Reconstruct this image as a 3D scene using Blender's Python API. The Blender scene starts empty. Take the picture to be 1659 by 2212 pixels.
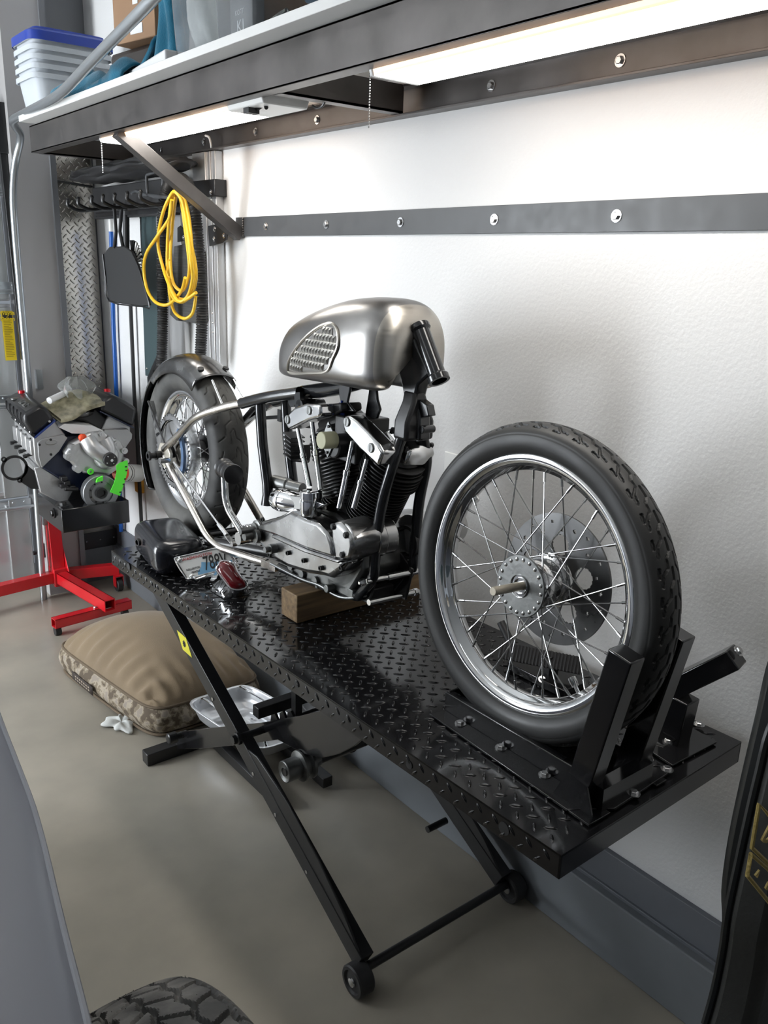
import bpy, bmesh, math, random
import numpy as np
from mathutils import Vector, Matrix
random.seed(4); PI=math.pi
col=bpy.context.scene.collection
# ------------------------------------------------------------- camera
FPX=1828.76; CX,CY=829.5,1106.0
yaw,pitch,roll=[math.radians(a) for a in (38.547,16.339,-1.698)]
fw=np.array([math.sin(yaw)*math.cos(pitch),math.cos(yaw)*math.cos(pitch),-math.sin(pitch)])
r0=np.array([math.cos(yaw),-math.sin(yaw),0.]); d0=np.cross(fw,r0)
rt=math.cos(roll)*r0+math.sin(roll)*d0; dn=-math.sin(roll)*r0+math.cos(roll)*d0
CAM=np.array([-1.75,0.,1.843])
cd=bpy.data.cameras.new('camera'); cam=bpy.data.objects.new('camera',cd); col.objects.link(cam)
cd.sensor_fit='HORIZONTAL'; cd.sensor_width=36; cd.lens=FPX/1659*36; cd.clip_start=.02
cam.matrix_world=Matrix(((rt[0],-dn[0],-fw[0],CAM[0]),(rt[1],-dn[1],-fw[1],CAM[1]),(rt[2],-dn[2],-fw[2],CAM[2]),(0,0,0,1)))
bpy.context.scene.camera=cam
def ray(x,y): return rt*(x-CX)/FPX+dn*(y-CY)/FPX+fw
def un(x,y,ax,v):
    """point where the sight line of photo pixel (x,y) meets the plane ax=v of the place"""
    d=ray(x,y); i='xyz'.index(ax); return Vector(CAM+d*((v-CAM[i])/d[i]))
# ------------------------------------------------------------- mesh builder
V=Vector
def frame(d,up=None):
    d=V(d).normalized(); u=V(up) if up is not None else V((0,0,1))
    if abs(d.dot(u))>.98*u.length: u=V((0,1,0)) if abs(d.y)<.9 else V((1,0,0))
    a=d.cross(u).normalized(); return a,a.cross(d).normalized()*1.0
class MB:
    def __init__(s): s.v=[]; s.f=[]; s.m=[]
    def add(s,vs,fs,mi=0):
        n=len(s.v); s.v+=[tuple(p) for p in vs]; s.f+=[tuple(i+n for i in f) for f in fs]; s.m+=[mi]*len(fs); return s
    def box(s,c,d,M=None,mi=0):
        x,y,z=[k/2 for k in d]; c=V(c)
        P=[V((a*x,b*y,e*z)) for a in (-1,1) for b in (-1,1) for e in (-1,1)]
        P=[(M@p if M else p)+c for p in P]
        return s.add(P,[(0,1,3,2),(4,6,7,5),(0,4,5,1),(2,3,7,6),(0,2,6,4),(1,5,7,3)],mi)
    def bb(s,a,b,mi=0): return s.box([(p+q)/2 for p,q in zip(a,b)],[abs(q-p) for p,q in zip(a,b)],None,mi)
    def beam(s,p,q,w,h,up=None,mi=0):
        """rectangular bar from p to q: w across, h along up"""
        p,q=V(p),V(q); a,b=frame(q-p,up); P=[]
        for c in (p,q):
            for i,j in ((-1,-1),(1,-1),(1,1),(-1,1)): P.append(c+a*(w/2*i)+b*(h/2*j))
        return s.add(P,[(3,2,1,0),(4,5,6,7)]+[(i,(i+1)%4,(i+1)%4+4,i+4) for i in range(4)],mi)
    def prism(s,poly,vec,mi=0):
        vec=V(vec); n=len(poly); P=[V(p) for p in poly]; P+=[p+vec for p in P]
        return s.add(P,[tuple(range(n))[::-1],tuple(range(n,2*n))]+[(i,(i+1)%n,(i+1)%n+n,i+n) for i in range(n)],mi)
    def tube(s,pts,r,seg=12,closed=False,caps=True,mi=0):
        pts=[V(p) for p in pts]; n=len(pts); R=r if isinstance(r,(list,tuple)) else [r]*n
        T=[]
        for i in range(n):
            a=pts[(i-1)%n] if (closed or i>0) else pts[i]; b=pts[(i+1)%n] if (closed or i<n-1) else pts[i]
            T.append((b-a).normalized())
        u,_=frame(T[0]); P=[]
        for i in range(n):
            u=(u-T[i]*u.dot(T[i])).normalized(); w=T[i].cross(u)
            for k in range(seg):
                a=2*PI*k/seg; P.append(pts[i]+(u*math.cos(a)+w*math.sin(a))*R[i])
        F=[]
        for i in range(n if closed else n-1):
            j=(i+1)%n
            for k in range(seg): F.append((i*seg+k,i*seg+(k+1)%seg,j*seg+(k+1)%seg,j*seg+k))
        if caps and not closed: F+=[tuple(range(seg))[::-1],tuple((n-1)*seg+k for k in range(seg))]
        return s.add(P,F,mi)
    def lathe(s,prof,o,ax,seg=32,caps=True,mi=0,a0=0,a1=2*PI):
        """prof: (radius, height along axis) list"""
        o=V(o); d=V(ax).normalized(); u,w=frame(d); full=abs(a1-a0-2*PI)<1e-6; n=len(prof); m=seg if full else seg+1; P=[]
        for r,h in prof:
            for k in range(m):
                a=a0+(a1-a0)*k/seg; P.append(o+d*h+(u*math.cos(a)+w*math.sin(a))*max(r,1e-5))
        F=[(i*m+k,(i+1)*m+k,(i+1)*m+(k+1)%m,i*m+(k+1)%m) for i in range(n-1) for k in range(seg)]
        if caps and full: F+=[tuple(range(m)),tuple((n-1)*m+k for k in range(m))[::-1]]
        return s.add(P,F,mi)
    def cyl(s,p,q,r,seg=24,r2=None,mi=0):
        p,q=V(p),V(q); return s.lathe([(r,0),(r if r2 is None else r2,(q-p).length)],p,q-p,seg,True,mi)
    def ball(s,c,r,seg=16,sc=(1,1,1),mi=0):
        c=V(c); P=[]; h=seg//2
        for i in range(h+1):
            t=PI*i/h
            for k in range(seg):
                a=2*PI*k/seg; P.append(c+V((r*sc[0]*math.sin(t)*math.cos(a),r*sc[1]*math.sin(t)*math.sin(a),r*sc[2]*math.cos(t))))
        return s.add(P,[(i*seg+k,(i+1)*seg+k,(i+1)*seg+(k+1)%seg,i*seg+(k+1)%seg) for i in range(h) for k in range(seg)],mi)
    def grid(s,fn,nu,nv,cu=False,cv=False,mi=0):
        P=[fn(i/(nu if cu else nu-1),j/(nv if cv else nv-1)) for i in range(nu) for j in range(nv)]
        F=[(i*nv+j,((i+1)%nu)*nv+j,((i+1)%nu)*nv+(j+1)%nv,i*nv+(j+1)%nv) for i in range(nu if cu else nu-1) for j in range(nv if cv else nv-1)]
        return s.add(P,F,mi)
    def hexbolt(s,c,n,r=.009,h=.007,washer=True,mi=0):
        c=V(c); n=V(n).normalized()
        if washer: s.lathe([(r*1.5,0),(r*1.5,h*.25)],c,n,20,True,mi)
        return s.lathe([(r,h*.2),(r,h*.85),(r*.8,h)],c,n,6,True,mi)
    def lozenges(s,o,u,v,nu,nv,p,L=.013,W=.0036,H=.0016,mi=0,keep=None):
        """raised tread-plate lozenges over the plane o+u,v"""
        o,u,v=V(o),V(u).normalized(),V(v).normalized(); n=u.cross(v).normalized()
        def one(a,b,t):
            c=o+u*a+v*b; e=(u+v*t).normalized(); g=n.cross(e); P=[]
            for k,(sc,hh) in enumerate(((1,-.0003),(.8,H*.7),(.45,H))):
                for q in range(8):
                    an=2*PI*q/8; ca,sa=math.cos(an),math.sin(an)
                    P.append(c+e*(L*sc*ca)+g*(W*sc*sa)+n*hh)
            P.append(c+n*H)
            F=[(k*8+q,k*8+(q+1)%8,(k+1)*8+(q+1)%8,(k+1)*8+q) for k in (0,1) for q in range(8)]+[(16+q,16+(q+1)%8,24) for q in range(8)]
            s.add(P,F,mi)
        for i in range(nu):
            for j in range(nv):
                for t,(da,db) in ((1,(0,0)),(-1,(.5,.5))) if True else ():
                    a,b=(i+.25+da)*p,(j+.25+db)*p
                    if keep is None or keep(a,b): one(a,b,t)
                for t,(da,db) in ((-1,(.5,0)),(1,(0,.5))) if False else ():
                    pass
        return s
def rnd(pts,rad,n=6):
    """round the corners of a polyline"""
    pts=[V(p) for p in pts]; out=[pts[0]]
    for i in range(1,len(pts)-1):
        a,b,c=pts[i-1],pts[i],pts[i+1]; r=min(rad,(a-b).length*.48,(c-b).length*.48)
        p=b+(a-b).normalized()*r; q=b+(c-b).normalized()*r
        for k in range(n+1):
            t=k/n; out.append(p*(1-t)**2+b*2*t*(1-t)+q*t*t)
    return out+[pts[-1]]
def spline(P,n=8,closed=False):
    P=[V(p) for p in P]; m=len(P); out=[]
    for i in range(m if closed else m-1):
        if closed: a,b,c,d=P[(i-1)%m],P[i],P[(i+1)%m],P[(i+2)%m]
        else: a,b,c,d=P[max(i-1,0)],P[i],P[i+1],P[min(i+2,m-1)]
        for k in range(n):
            t=k/n; out.append(.5*((2*b)+(c-a)*t+(2*a-5*b+4*c-d)*t*t+(3*b-a-3*c+d)*t**3))
    return out if closed else out+[P[-1]]
def O(name,mb,mat,parent=None,smooth=35,bevel=0,world=False,label=None):
    me=bpy.data.meshes.new(name); me.from_pydata(mb.v,[],mb.f)
    mats=mat if isinstance(mat,(list,tuple)) else [mat]
    for m in mats: me.materials.append(m)
    if len(mats)>1:
        for p,i in zip(me.polygons,mb.m): p.material_index=i
    bm=bmesh.new(); bm.from_mesh(me); bmesh.ops.recalc_face_normals(bm,faces=bm.faces); bm.to_mesh(me); bm.free()
    if smooth:
        me.shade_smooth(); me.set_sharp_from_angle(angle=math.radians(smooth))
    else: me.shade_flat()
    o=bpy.data.objects.new(name,me); col.objects.link(o)
    if parent is not None:
        o.parent=parent
        if world and parent.type=='EMPTY': o.matrix_parent_inverse=parent.matrix_basis.inverted()
    if bevel:
        b=o.modifiers.new('bevel','BEVEL'); b.width=bevel; b.segments=2; b.limit_method='ANGLE'; b.angle_limit=math.radians(40); b.harden_normals=False
    if label: o['label']=label
    return o
def E(name,label,cat,loc=(0,0,0),M=None,group=None):
    o=bpy.data.objects.new(name,None); col.objects.link(o); o.empty_display_size=.05
    o.matrix_basis=M if M is not None else Matrix.Translation(V(loc))
    o['label']=label; o['category']=cat
    if group: o['group']=group
    return o
def tag(o,label,cat,group=None):
    o['label']=label; o['category']=cat
    if group: o['group']=group
    return o
def st(o): o['kind']='structure'; return o
def dup(root,M,label,group=None):
    r=root.copy(); col.objects.link(r); r.matrix_basis=M; r['label']=label
    if group: r['group']=group
    def rec(a,b):
        for ch in list(a.children):
            c=ch.copy(); col.objects.link(c); c.parent=b; rec(ch,c)
    rec(root,r); return r
def text(name,body,size,M,mat,parent,ext=.0004,world=True,squash=1.0,bold=0):
    cu=bpy.data.curves.new(name,'FONT'); cu.body=body; cu.size=size; cu.extrude=ext; cu.align_x='CENTER'; cu.align_y='CENTER'; cu.offset=bold; cu.resolution_u=3
    t=bpy.data.objects.new('tmp',cu); col.objects.link(t); bpy.context.view_layer.update()
    me=bpy.data.meshes.new_from_object(t.evaluated_get(bpy.context.evaluated_depsgraph_get()))
    bpy.data.objects.remove(t); me.name=name
    me.transform(M@Matrix.Diagonal((squash,1,1,1))); me.materials.clear(); me.materials.append(mat)
    o=bpy.data.objects.new(name,me); col.objects.link(o); o.parent=parent
    if world and parent.type=='EMPTY': o.matrix_parent_inverse=parent.matrix_basis.inverted()
    return o
def basis(o,x,y):
    """matrix with origin o, x axis and (roughly) y axis"""
    x=V(x).normalized(); z=x.cross(V(y)).normalized(); y=z.cross(x)
    return Matrix(((x.x,y.x,z.x,o[0]),(x.y,y.y,z.y,o[1]),(x.z,y.z,z.z,o[2]),(0,0,0,1)))
# ------------------------------------------------------------- materials
def mat(name,c,rough=.5,metal=0,coat=0,vary=0,vscale=6,c2=None,rvary=0,bump=0,bscale=60,emit=None,estr=1,trans=0,alpha=1,spec=.5,stretch=None,detail=4,sheen=0,ior=None,aniso=0):
    m=bpy.data.materials.new(name); m.use_nodes=True; nt=m.node_tree; N=nt.nodes; L=nt.links; b=N['Principled BSDF']
    c=tuple(c)+(1,) if len(c)==3 else c
    b.inputs['Base Color'].default_value=c; b.inputs['Roughness'].default_value=rough; b.inputs['Metallic'].default_value=metal
    b.inputs['Coat Weight'].default_value=coat; b.inputs['Coat Roughness'].default_value=.08; b.inputs['Specular IOR Level'].default_value=spec
    b.inputs['Transmission Weight'].default_value=trans; b.inputs['Alpha'].default_value=alpha; b.inputs['Sheen Weight'].default_value=sheen
    b.inputs['Anisotropic'].default_value=aniso
    if ior: b.inputs['IOR'].default_value=ior
    if emit: b.inputs['Emission Color'].default_value=tuple(emit)+(1,); b.inputs['Emission Strength'].default_value=estr
    if vary or rvary or bump:
        tc=N.new('ShaderNodeTexCoord'); co=tc.outputs['Object']
        if stretch:
            mp=N.new('ShaderNodeMapping'); mp.inputs['Scale'].default_value=stretch; L.new(co,mp.inputs[0]); co=mp.outputs[0]
    if vary or rvary:
        n=N.new('ShaderNodeTexNoise'); n.inputs['Scale'].default_value=vscale; n.inputs['Detail'].default_value=detail; L.new(co,n.inputs['Vector'])
        if vary:
            r=N.new('ShaderNodeValToRGB'); r.color_ramp.elements[0].position=.5-.5*min(1,.25/vary*.5+.12); r.color_ramp.elements[1].position=1-r.color_ramp.elements[0].position
            cc=c2 if c2 else tuple(k*(1-vary) for k in c[:3])
            r.color_ramp.elements[0].color=tuple(cc)[:3]+(1,); r.color_ramp.elements[1].color=c
            L.new(n.outputs['Fac'],r.inputs[0]); L.new(r.outputs[0],b.inputs['Base Color'])
        if rvary:
            q=N.new('ShaderNodeMapRange'); q.inputs[1].default_value=.3; q.inputs[2].default_value=.7; q.inputs[3].default_value=max(.02,rough-rvary); q.inputs[4].default_value=rough+rvary
            L.new(n.outputs['Fac'],q.inputs[0]); L.new(q.outputs[0],b.inputs['Roughness'])
    if bump:
        n=N.new('ShaderNodeTexNoise'); n.inputs['Scale'].default_value=bscale; n.inputs['Detail'].default_value=3; L.new(co,n.inputs['Vector'])
        q=N.new('ShaderNodeBump'); q.inputs['Strength'].default_value=min(bump,1); q.inputs['Distance'].default_value=.002 if bump<=1 else .002*bump; L.new(n.outputs['Fac'],q.inputs['Height']); L.new(q.outputs[0],b.inputs['Normal'])
    return m
M={}
M['wall']=mat('white_textured_drywall',(.72,.72,.715),.62,bump=.6,bscale=95,spec=.35)
M['wallplain']=mat('pale_grey_wall',(.62,.61,.60),.6,bump=.1,bscale=60)
M['ceiling']=mat('ceiling_white',(.75,.75,.74),.7)
M['floor']=mat('polished_concrete',(.42,.38,.31),.28,vary=.4,vscale=2.3,c2=(.27,.25,.21),rvary=0,bump=.04,bscale=30,detail=5)
M['curb']=mat('grey_painted_concrete',(.20,.215,.235),.6,vary=.25,vscale=4,bump=.2,bscale=40)
M['trimgrey']=mat('dark_grey_trim',(.14,.15,.17),.45)
M['steelbar']=mat('dark_painted_steel',(.055,.058,.062),.42,spec=.5,rvary=.06,vscale=20)
M['shelfsteel']=mat('bare_mill_steel',(.135,.125,.12),.36,metal=.6,vary=.35,vscale=9,rvary=.06)
M['white']=mat('white_melamine',(.78,.78,.76),.4)
M['whiteplastic']=mat('white_plastic',(.8,.8,.78),.35)
M['zinc']=mat('zinc_bolt',(.62,.62,.62),.25,metal=1)
M['galv']=mat('galvanised_steel',(.50,.53,.55),.3,metal=.85)
M['chrome']=mat('chrome',(.86,.87,.88),.05,metal=1)
M['wornchrome']=mat('worn_chrome',(.78,.78,.78),.14,metal=1,rvary=.05,vscale=25)
M['spoke']=mat('spoke_steel',(.42,.42,.42),.25,metal=1)
M['rubber']=mat('tyre_rubber',(.034,.034,.033),.48,rvary=.08,vscale=8,vary=.3)
M['dustyrubber']=mat('dusty_tyre_rubber',(.10,.098,.09),.62,vary=.75,vscale=7,c2=(.026,.026,.026))
M['black']=mat('gloss_black_paint',(.008,.008,.009),.16,coat=.4)
M['deck']=mat('black_tread_plate',(.008,.008,.009),.12,coat=.2)
M['satinblack']=mat('satin_black_paint',(.014,.014,.015),.33)
M['flatblack']=mat('black_plastic',(.02,.02,.021),.5)
M['framesteel']=mat('bare_frame_tube',(.56,.53,.49),.24,metal=1,vary=.25,vscale=7,rvary=.06)
M['frameblack']=mat('black_frame_enamel',(.011,.012,.014),.2,coat=.3,bump=.15,bscale=35)
M['tank']=mat('raw_tank_steel',(.37,.36,.35),.32,metal=1,rvary=.05,vscale=5,vary=.2)
M['tankband']=mat('ground_tank_steel',(.56,.53,.48),.36,metal=1,stretch=(1,1,14),vary=.15,vscale=10,rvary=.05)
M['quilt']=mat('polished_quilted_aluminium',(.74,.72,.68),.34,metal=1)
M['alloy']=mat('cast_alloy',(.50,.50,.50),.26,metal=1,vary=.35,vscale=9,rvary=.08,bump=.1,bscale=50)
M['dullalloy']=mat('dull_cast_alloy',(.24,.245,.24),.4,metal=.85,vary=.35,vscale=14,bump=.3,bscale=80)
M['whitealloy']=mat('fresh_cast_aluminium',(.62,.62,.62),.38,metal=.75,vary=.2,vscale=14,bump=.25,bscale=90)
M['greyalloy']=mat('grey_cast_alloy',(.42,.42,.42),.4,metal=.7,bump=.2,bscale=90)
M['fin']=mat('black_cylinder_fins',(.014,.014,.014),.4,rvary=.1,vscale=20)
M['fender']=mat('scratched_dark_steel',(.22,.22,.22),.2,metal=.9,vary=.7,vscale=9,rvary=.1,c2=(.05,.05,.05))
M['wood']=mat('pine_block',(.30,.20,.10),.6,vary=.5,vscale=5,stretch=(1,14,14),c2=(.15,.095,.05))
M['red']=mat('red_enamel',(.62,.012,.02),.25,coat=.4)
M['orange']=mat('orange_red_seal',(.8,.08,.02),.4)
M['engineblue']=mat('dark_blue_block_paint',(.012,.018,.045),.3)
M['green']=mat('fluorescent_green_tape',(.12,.95,.05),.5)
M['yellow']=mat('yellow_cord_jacket',(.78,.47,.02),.4)
M['yellowlabel']=mat('yellow_warning_label',(.75,.55,.01),.5)
M['stickeryellow']=mat('yellow_sticker',(.75,.68,.04),.4)
M['doorgrey']=mat('grey_steel_door',(.40,.41,.41),.24,metal=.35,bump=.05,bscale=30)
M['door']=mat('white_steel_door',(.56,.57,.58),.14,metal=.35,coat=.3)
M['column']=mat('light_grey_column_paint',(.40,.39,.385),.5)
M['columndark']=mat('mid_grey_column_paint',(.16,.165,.175),.5)
M['tealgrey']=mat('dark_teal_panel',(.055,.085,.09),.3)
M['blue']=mat('blue_broom_handle',(.01,.10,.42),.3)
M['tote']=mat('translucent_white_tote',(.72,.76,.80),.35,trans=.25,ior=1.15)
M['clear']=mat('clear_storage_plastic',(.85,.89,.92),.12,trans=.85,ior=1.1)
M['totelid']=mat('blue_tote_lid',(.02,.055,.36),.35)
M['teal']=mat('teal_fleece',(.0,.16,.27),.9,vary=.3,vscale=12,bump=.9,bscale=220,sheen=.3)
M['navy']=mat('navy_cloth',(.015,.045,.075),.9,vary=.4,vscale=10,bump=.8,bscale=150,sheen=.2)
M['card']=mat('cardboard',(.34,.20,.11),.75,vary=.2,vscale=5)
M['darkbrown']=mat('dark_brown_leather',(.035,.025,.02),.5,vary=.4,vscale=12)
M['paper']=mat('white_paper',(.72,.72,.72),.6)
M['tan']=mat('tan_canvas',(.24,.175,.105),.85,vary=.3,vscale=5,bump=.5,bscale=260,c2=(.18,.13,.078),sheen=.15)
M['tanpipe']=mat('brown_piping',(.13,.095,.06),.8,bump=.4,bscale=300)
M['rag']=mat('white_rag',(.55,.56,.54),.9,bump=.5,bscale=120)
M['hose']=mat('black_corrugated_hose',(.028,.028,.028),.42)
M['mesh']=mat('black_rubber_mat',(.03,.03,.03),.6,stretch=(1,1,60),vary=.5,vscale=3,c2=(.07,.07,.065))
M['alu']=mat('anodised_aluminium',(.60,.60,.60),.33,metal=.75)
M['carpaint']=mat('grey_blue_satin_paint',(.17,.18,.215),.42,coat=0)
M['cariplip']=mat('grey_fender_lip',(.22,.23,.26),.4)
M['mudtyre']=mat('dusty_truck_tyre',(.16,.155,.145),.6,vary=.7,vscale=14,c2=(.035,.035,.034),bump=.3,bscale=90)
M['bag']=mat('black_glossy_vinyl',(.010,.011,.011),.32,bump=.2,bscale=14)
M['bagpanel']=mat('black_vinyl_panel',(.018,.018,.016),.45,bump=.3,bscale=120)
M['gold']=mat('gold_embroidery',(.30,.22,.06),.6,bump=.6,bscale=300)
M['redlens']=mat('red_tail_lens',(.13,.002,.005),.1,coat=.5)
M['plate']=mat('plate_white',(.62,.62,.60),.35)
M['platetext']=mat('plate_black',(.01,.01,.01),.4)
M['platered']=mat('plate_red',(.45,.03,.03),.4)
M['plateblue']=mat('plate_sky_blue',(.15,.34,.52),.4)
M['plug']=mat('pale_yellow_plug',(.47,.46,.30),.5)
M['bluefilm']=mat('blue_guard_film',(.10,.17,.30),.3)
M['filter']=mat('oil_filter_white',(.62,.62,.60),.35)
M['plasticfilm']=mat('clear_plastic_bag',(.8,.82,.8),.12,trans=.8,ior=1.2)
M['ink']=mat('dark_ink',(.02,.02,.02),.6)
M['glossypaper']=mat('printed_manual',(.36,.33,.22),.35,vary=.8,vscale=22,c2=(.12,.11,.06))
M['tube']=mat('fluorescent_diffuser',(.9,.9,.88),.4,emit=(1.,.965,.91),estr=14)
M['tubeside']=mat('warm_diffuser_side',(.9,.75,.6),.4,emit=(1.,.62,.38),estr=1.1)
M['addedlamp']=mat('added_lamp_diffuser',(.9,.9,.9),.4,emit=(.93,.97,1.),estr=3)  # glow of the unseen ceiling lamps added for brightness
# camouflage band
def camo():
    m=bpy.data.materials.new('desert_camouflage_cloth'); m.use_nodes=True; N=m.node_tree.nodes; L=m.node_tree.links; b=N['Principled BSDF']; b.inputs['Roughness'].default_value=.85
    tc=N.new('ShaderNodeTexCoord'); n=N.new('ShaderNodeTexNoise'); n.inputs['Scale'].default_value=26; n.inputs['Detail'].default_value=2; L.new(tc.outputs['Object'],n.inputs['Vector'])
    r=N.new('ShaderNodeValToRGB'); r.color_ramp.interpolation='CONSTANT'; e=r.color_ramp.elements
    e[0].position=0; e[0].color=(.10,.075,.05,1); e[1].position=.44; e[1].color=(.20,.16,.11,1)
    x=e.new(.52); x.color=(.34,.29,.22,1); x=e.new(.60); x.color=(.27,.23,.19,1)
    L.new(n.outputs['Fac'],r.inputs[0]); L.new(r.outputs[0],b.inputs['Base Color']); return m
M['camo']=camo()
# aluminium tread sheet: lozenge relief as a bump
M['tread']=mat('polished_tread_sheet',(.60,.57,.52),.2,metal=.95,vary=.15,vscale=4)
# ------------------------------------------------------------- world and lamps
sc=bpy.context.scene
w=bpy.data.worlds.new('world'); sc.world=w; w.use_nodes=True
w.node_tree.nodes['Background'].inputs[0].default_value=(.80,.89,1.,1); w.node_tree.nodes['Background'].inputs[1].default_value=.3
sc.view_settings.view_transform='Standard'; sc.view_settings.look='None'; sc.view_settings.gamma=1; sc.view_settings.use_curve_mapping=False
sc.view_settings.exposure=0
# ------------------------------------------------------------- the garage
def sbox(name,a,b,m,**k): return st(O(name,MB().bb(a,b),m,**k))
sbox('floor',(-6.5,-5,-.1),(.15,5.2,0),M['floor'])
sbox('wall_right',(0,-5,0),(.12,4.87,3.5),M['wall'])
sbox('ceiling',(-6.5,-3.6,3.4),(.12,4.87,3.5),M['ceiling'])
for a,b in (((-4.1,-5,0),(-4.0,3.8,3.5)),((-4.1,4.7,0),(-4.0,4.87,3.5)),((-4.1,3.8,2.7),(-4.0,4.7,3.5)),((-4.1,3.8,0),(-4.0,4.7,.15))): sbox('wall_left',a,b,M['wallplain'])
M['daylight']=mat('daylight_pane',(.8,.85,.9),.3,emit=(.90,.95,1.),estr=24)
sbox('window_1',(-4.07,3.8,.15),(-4.03,4.7,2.7),M['daylight'])
sbox('wall_back',(-6.5,4.77,2.62),(0,4.87,3.4),M['wallplain'])
sbox('trim_1',(-.45,4.62,0),(-.272,4.87,3.4),M['column'])
sbox('trim_2',(-.272,4.60,0),(-.245,4.87,3.4),M['columndark'])
sbox('trim_5',(-.245,4.76,0),(0,4.87,3.4),M['columndark'])
sbox('baseboard_right',(-.05,-2,0),(0,4.76,.2),M['curb'],bevel=.004)
sbox('trim_3',(-.018,-2,.207),(0,4.76,.31),M['trimgrey'],bevel=.002)
sbox('trim_4',(-.026,-2,.196),(0,4.76,.21),M['trimgrey'],bevel=.002)
sbox('baseboard_back',(-.245,4.70,0),(-.05,4.77,.2),M['curb'])
# garage door: sections with stiles
d=E('door_1','x','x'); del d['label']; del d['category']; d['kind']='structure'
mb=MB()
for i in range(5): mb.bb((-4.6,4.80,i*.53+.01),(-.47,4.84,i*.53+.525))
st(O('door_panel',mb,M['door'],d,bevel=.006))
mb=MB()
for i in range(5): mb.bb((-.60,4.775,i*.53+.02),(-.48,4.80,i*.53+.51))
st(O('door_stile',mb,M['doorgrey'],d,bevel=.003))
mb=MB()
for i in range(5):
    for dz in (.03,.47): mb.bb((-4.5,4.785,i*.53+dz),(-.5,4.80,i*.53+dz+.025))
st(O('door_rail',mb,M['door'],d,bevel=.003))
sbox('wall_door_side',(-6.5,4.77,0),(-4.6,4.87,2.62),M['wallplain'])
# ================================================================= wheels
def tyre(mb,R,prof,groove,na,step=1):
    """prof: (radius,x) outline across the tyre; groove(a metres, s metres)->depth"""
    P=spline([V((x,r,0)) for r,x in prof],6); xs=np.array([p.x for p in P]); rs=np.array([p.y for p in P])
    # resample evenly
    dl=np.hypot(np.diff(xs),np.diff(rs)); L=np.concatenate([[0],np.cumsum(dl)]); n=int(L[-1]/step); t=np.linspace(0,L[-1],n)
    xs=np.interp(t,L,xs); rs=np.interp(t,L,rs); mid=t[-1]/2; s=t-mid
    nx=np.gradient(rs,t); nr=-np.gradient(xs,t)
    if nr[n//2]<0: nx,nr=-nx,-nr
    th=np.arange(na)*2*PI/na
    A,S=np.meshgrid(th*R,s,indexing='ij'); D=groove(A,S)
    X=xs[None,:]-nx[None,:]*D*-1*-1; Rr=rs[None,:]-nr[None,:]*D
    X=xs[None,:]-nx[None,:]*D
    vs=np.stack([X,Rr*np.cos(th)[:,None],Rr*np.sin(th)[:,None]],-1).reshape(-1,3).tolist()
    i,j=np.meshgrid(np.arange(na),np.arange(n-1),indexing='ij'); k=(i+1)%na
    fs=np.stack([i*n+j,k*n+j,k*n+j+1,i*n+j+1],-1).reshape(-1,4).tolist()
    mb.add(vs,fs)
def polydist(A,S,pts,period):
    D=np.full(A.shape,9.)
    A0=np.mod(A,period)
    for off in np.arange(-3,4)*period:
        for (a,b),(c,e) in zip(pts[:-1],pts[1:]):
            ax,ay=A0+off-a,S-b; dx,dy=c-a,e-b; t=np.clip((ax*dx+ay*dy)/(dx*dx+dy*dy),0,1)
            D=np.minimum(D,np.hypot(ax-t*dx,ay-t*dy))
    return D
def groove_front(A,S):
    p=2*PI*.347/40; d=np.full(A.shape,9.)
    pts=[(0,.006),(.022,.006),(.036,.017),(.054,.018),(.068,.030),(.088,.033)]
    d=np.minimum(d,polydist(A,S,pts,p)); d=np.minimum(d,polydist(A+p*.5,-S,pts,p))
    d=np.minimum(d,polydist(A,S,[(.0,.036),(.016,.038)],p)); d=np.minimum(d,polydist(A+p*.5,-S,[(.0,.036),(.016,.038)],p))
    g=.0042*np.clip((.0034-d)/.0014,0,1)
    return g*(np.abs(S)<.047)+.0005*(np.abs(np.abs(S)-.058)<.0012)
def groove_rear(A,S):
    p=2*PI*.322/16; d=np.full(A.shape,9.)
    for sg,off in ((1,0),(-1,p/2)):
        B=A+off
        d=np.minimum(d,polydist(B,S*sg,[(0,.0),(.03,.004),(.045,.028),(.085,.034),(.10,.058)],p))
        d=np.minimum(d,polydist(B,S*sg,[(.06,.002),(.075,.016),(.11,.018)],p)); d=np.minimum(d,polydist(B,S*sg,[(.01,.045),(.03,.050),(.035,.062)],p))
    return .003*np.clip((.003-d)/.0015,0,1)*(np.abs(S)<.062)
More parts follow.
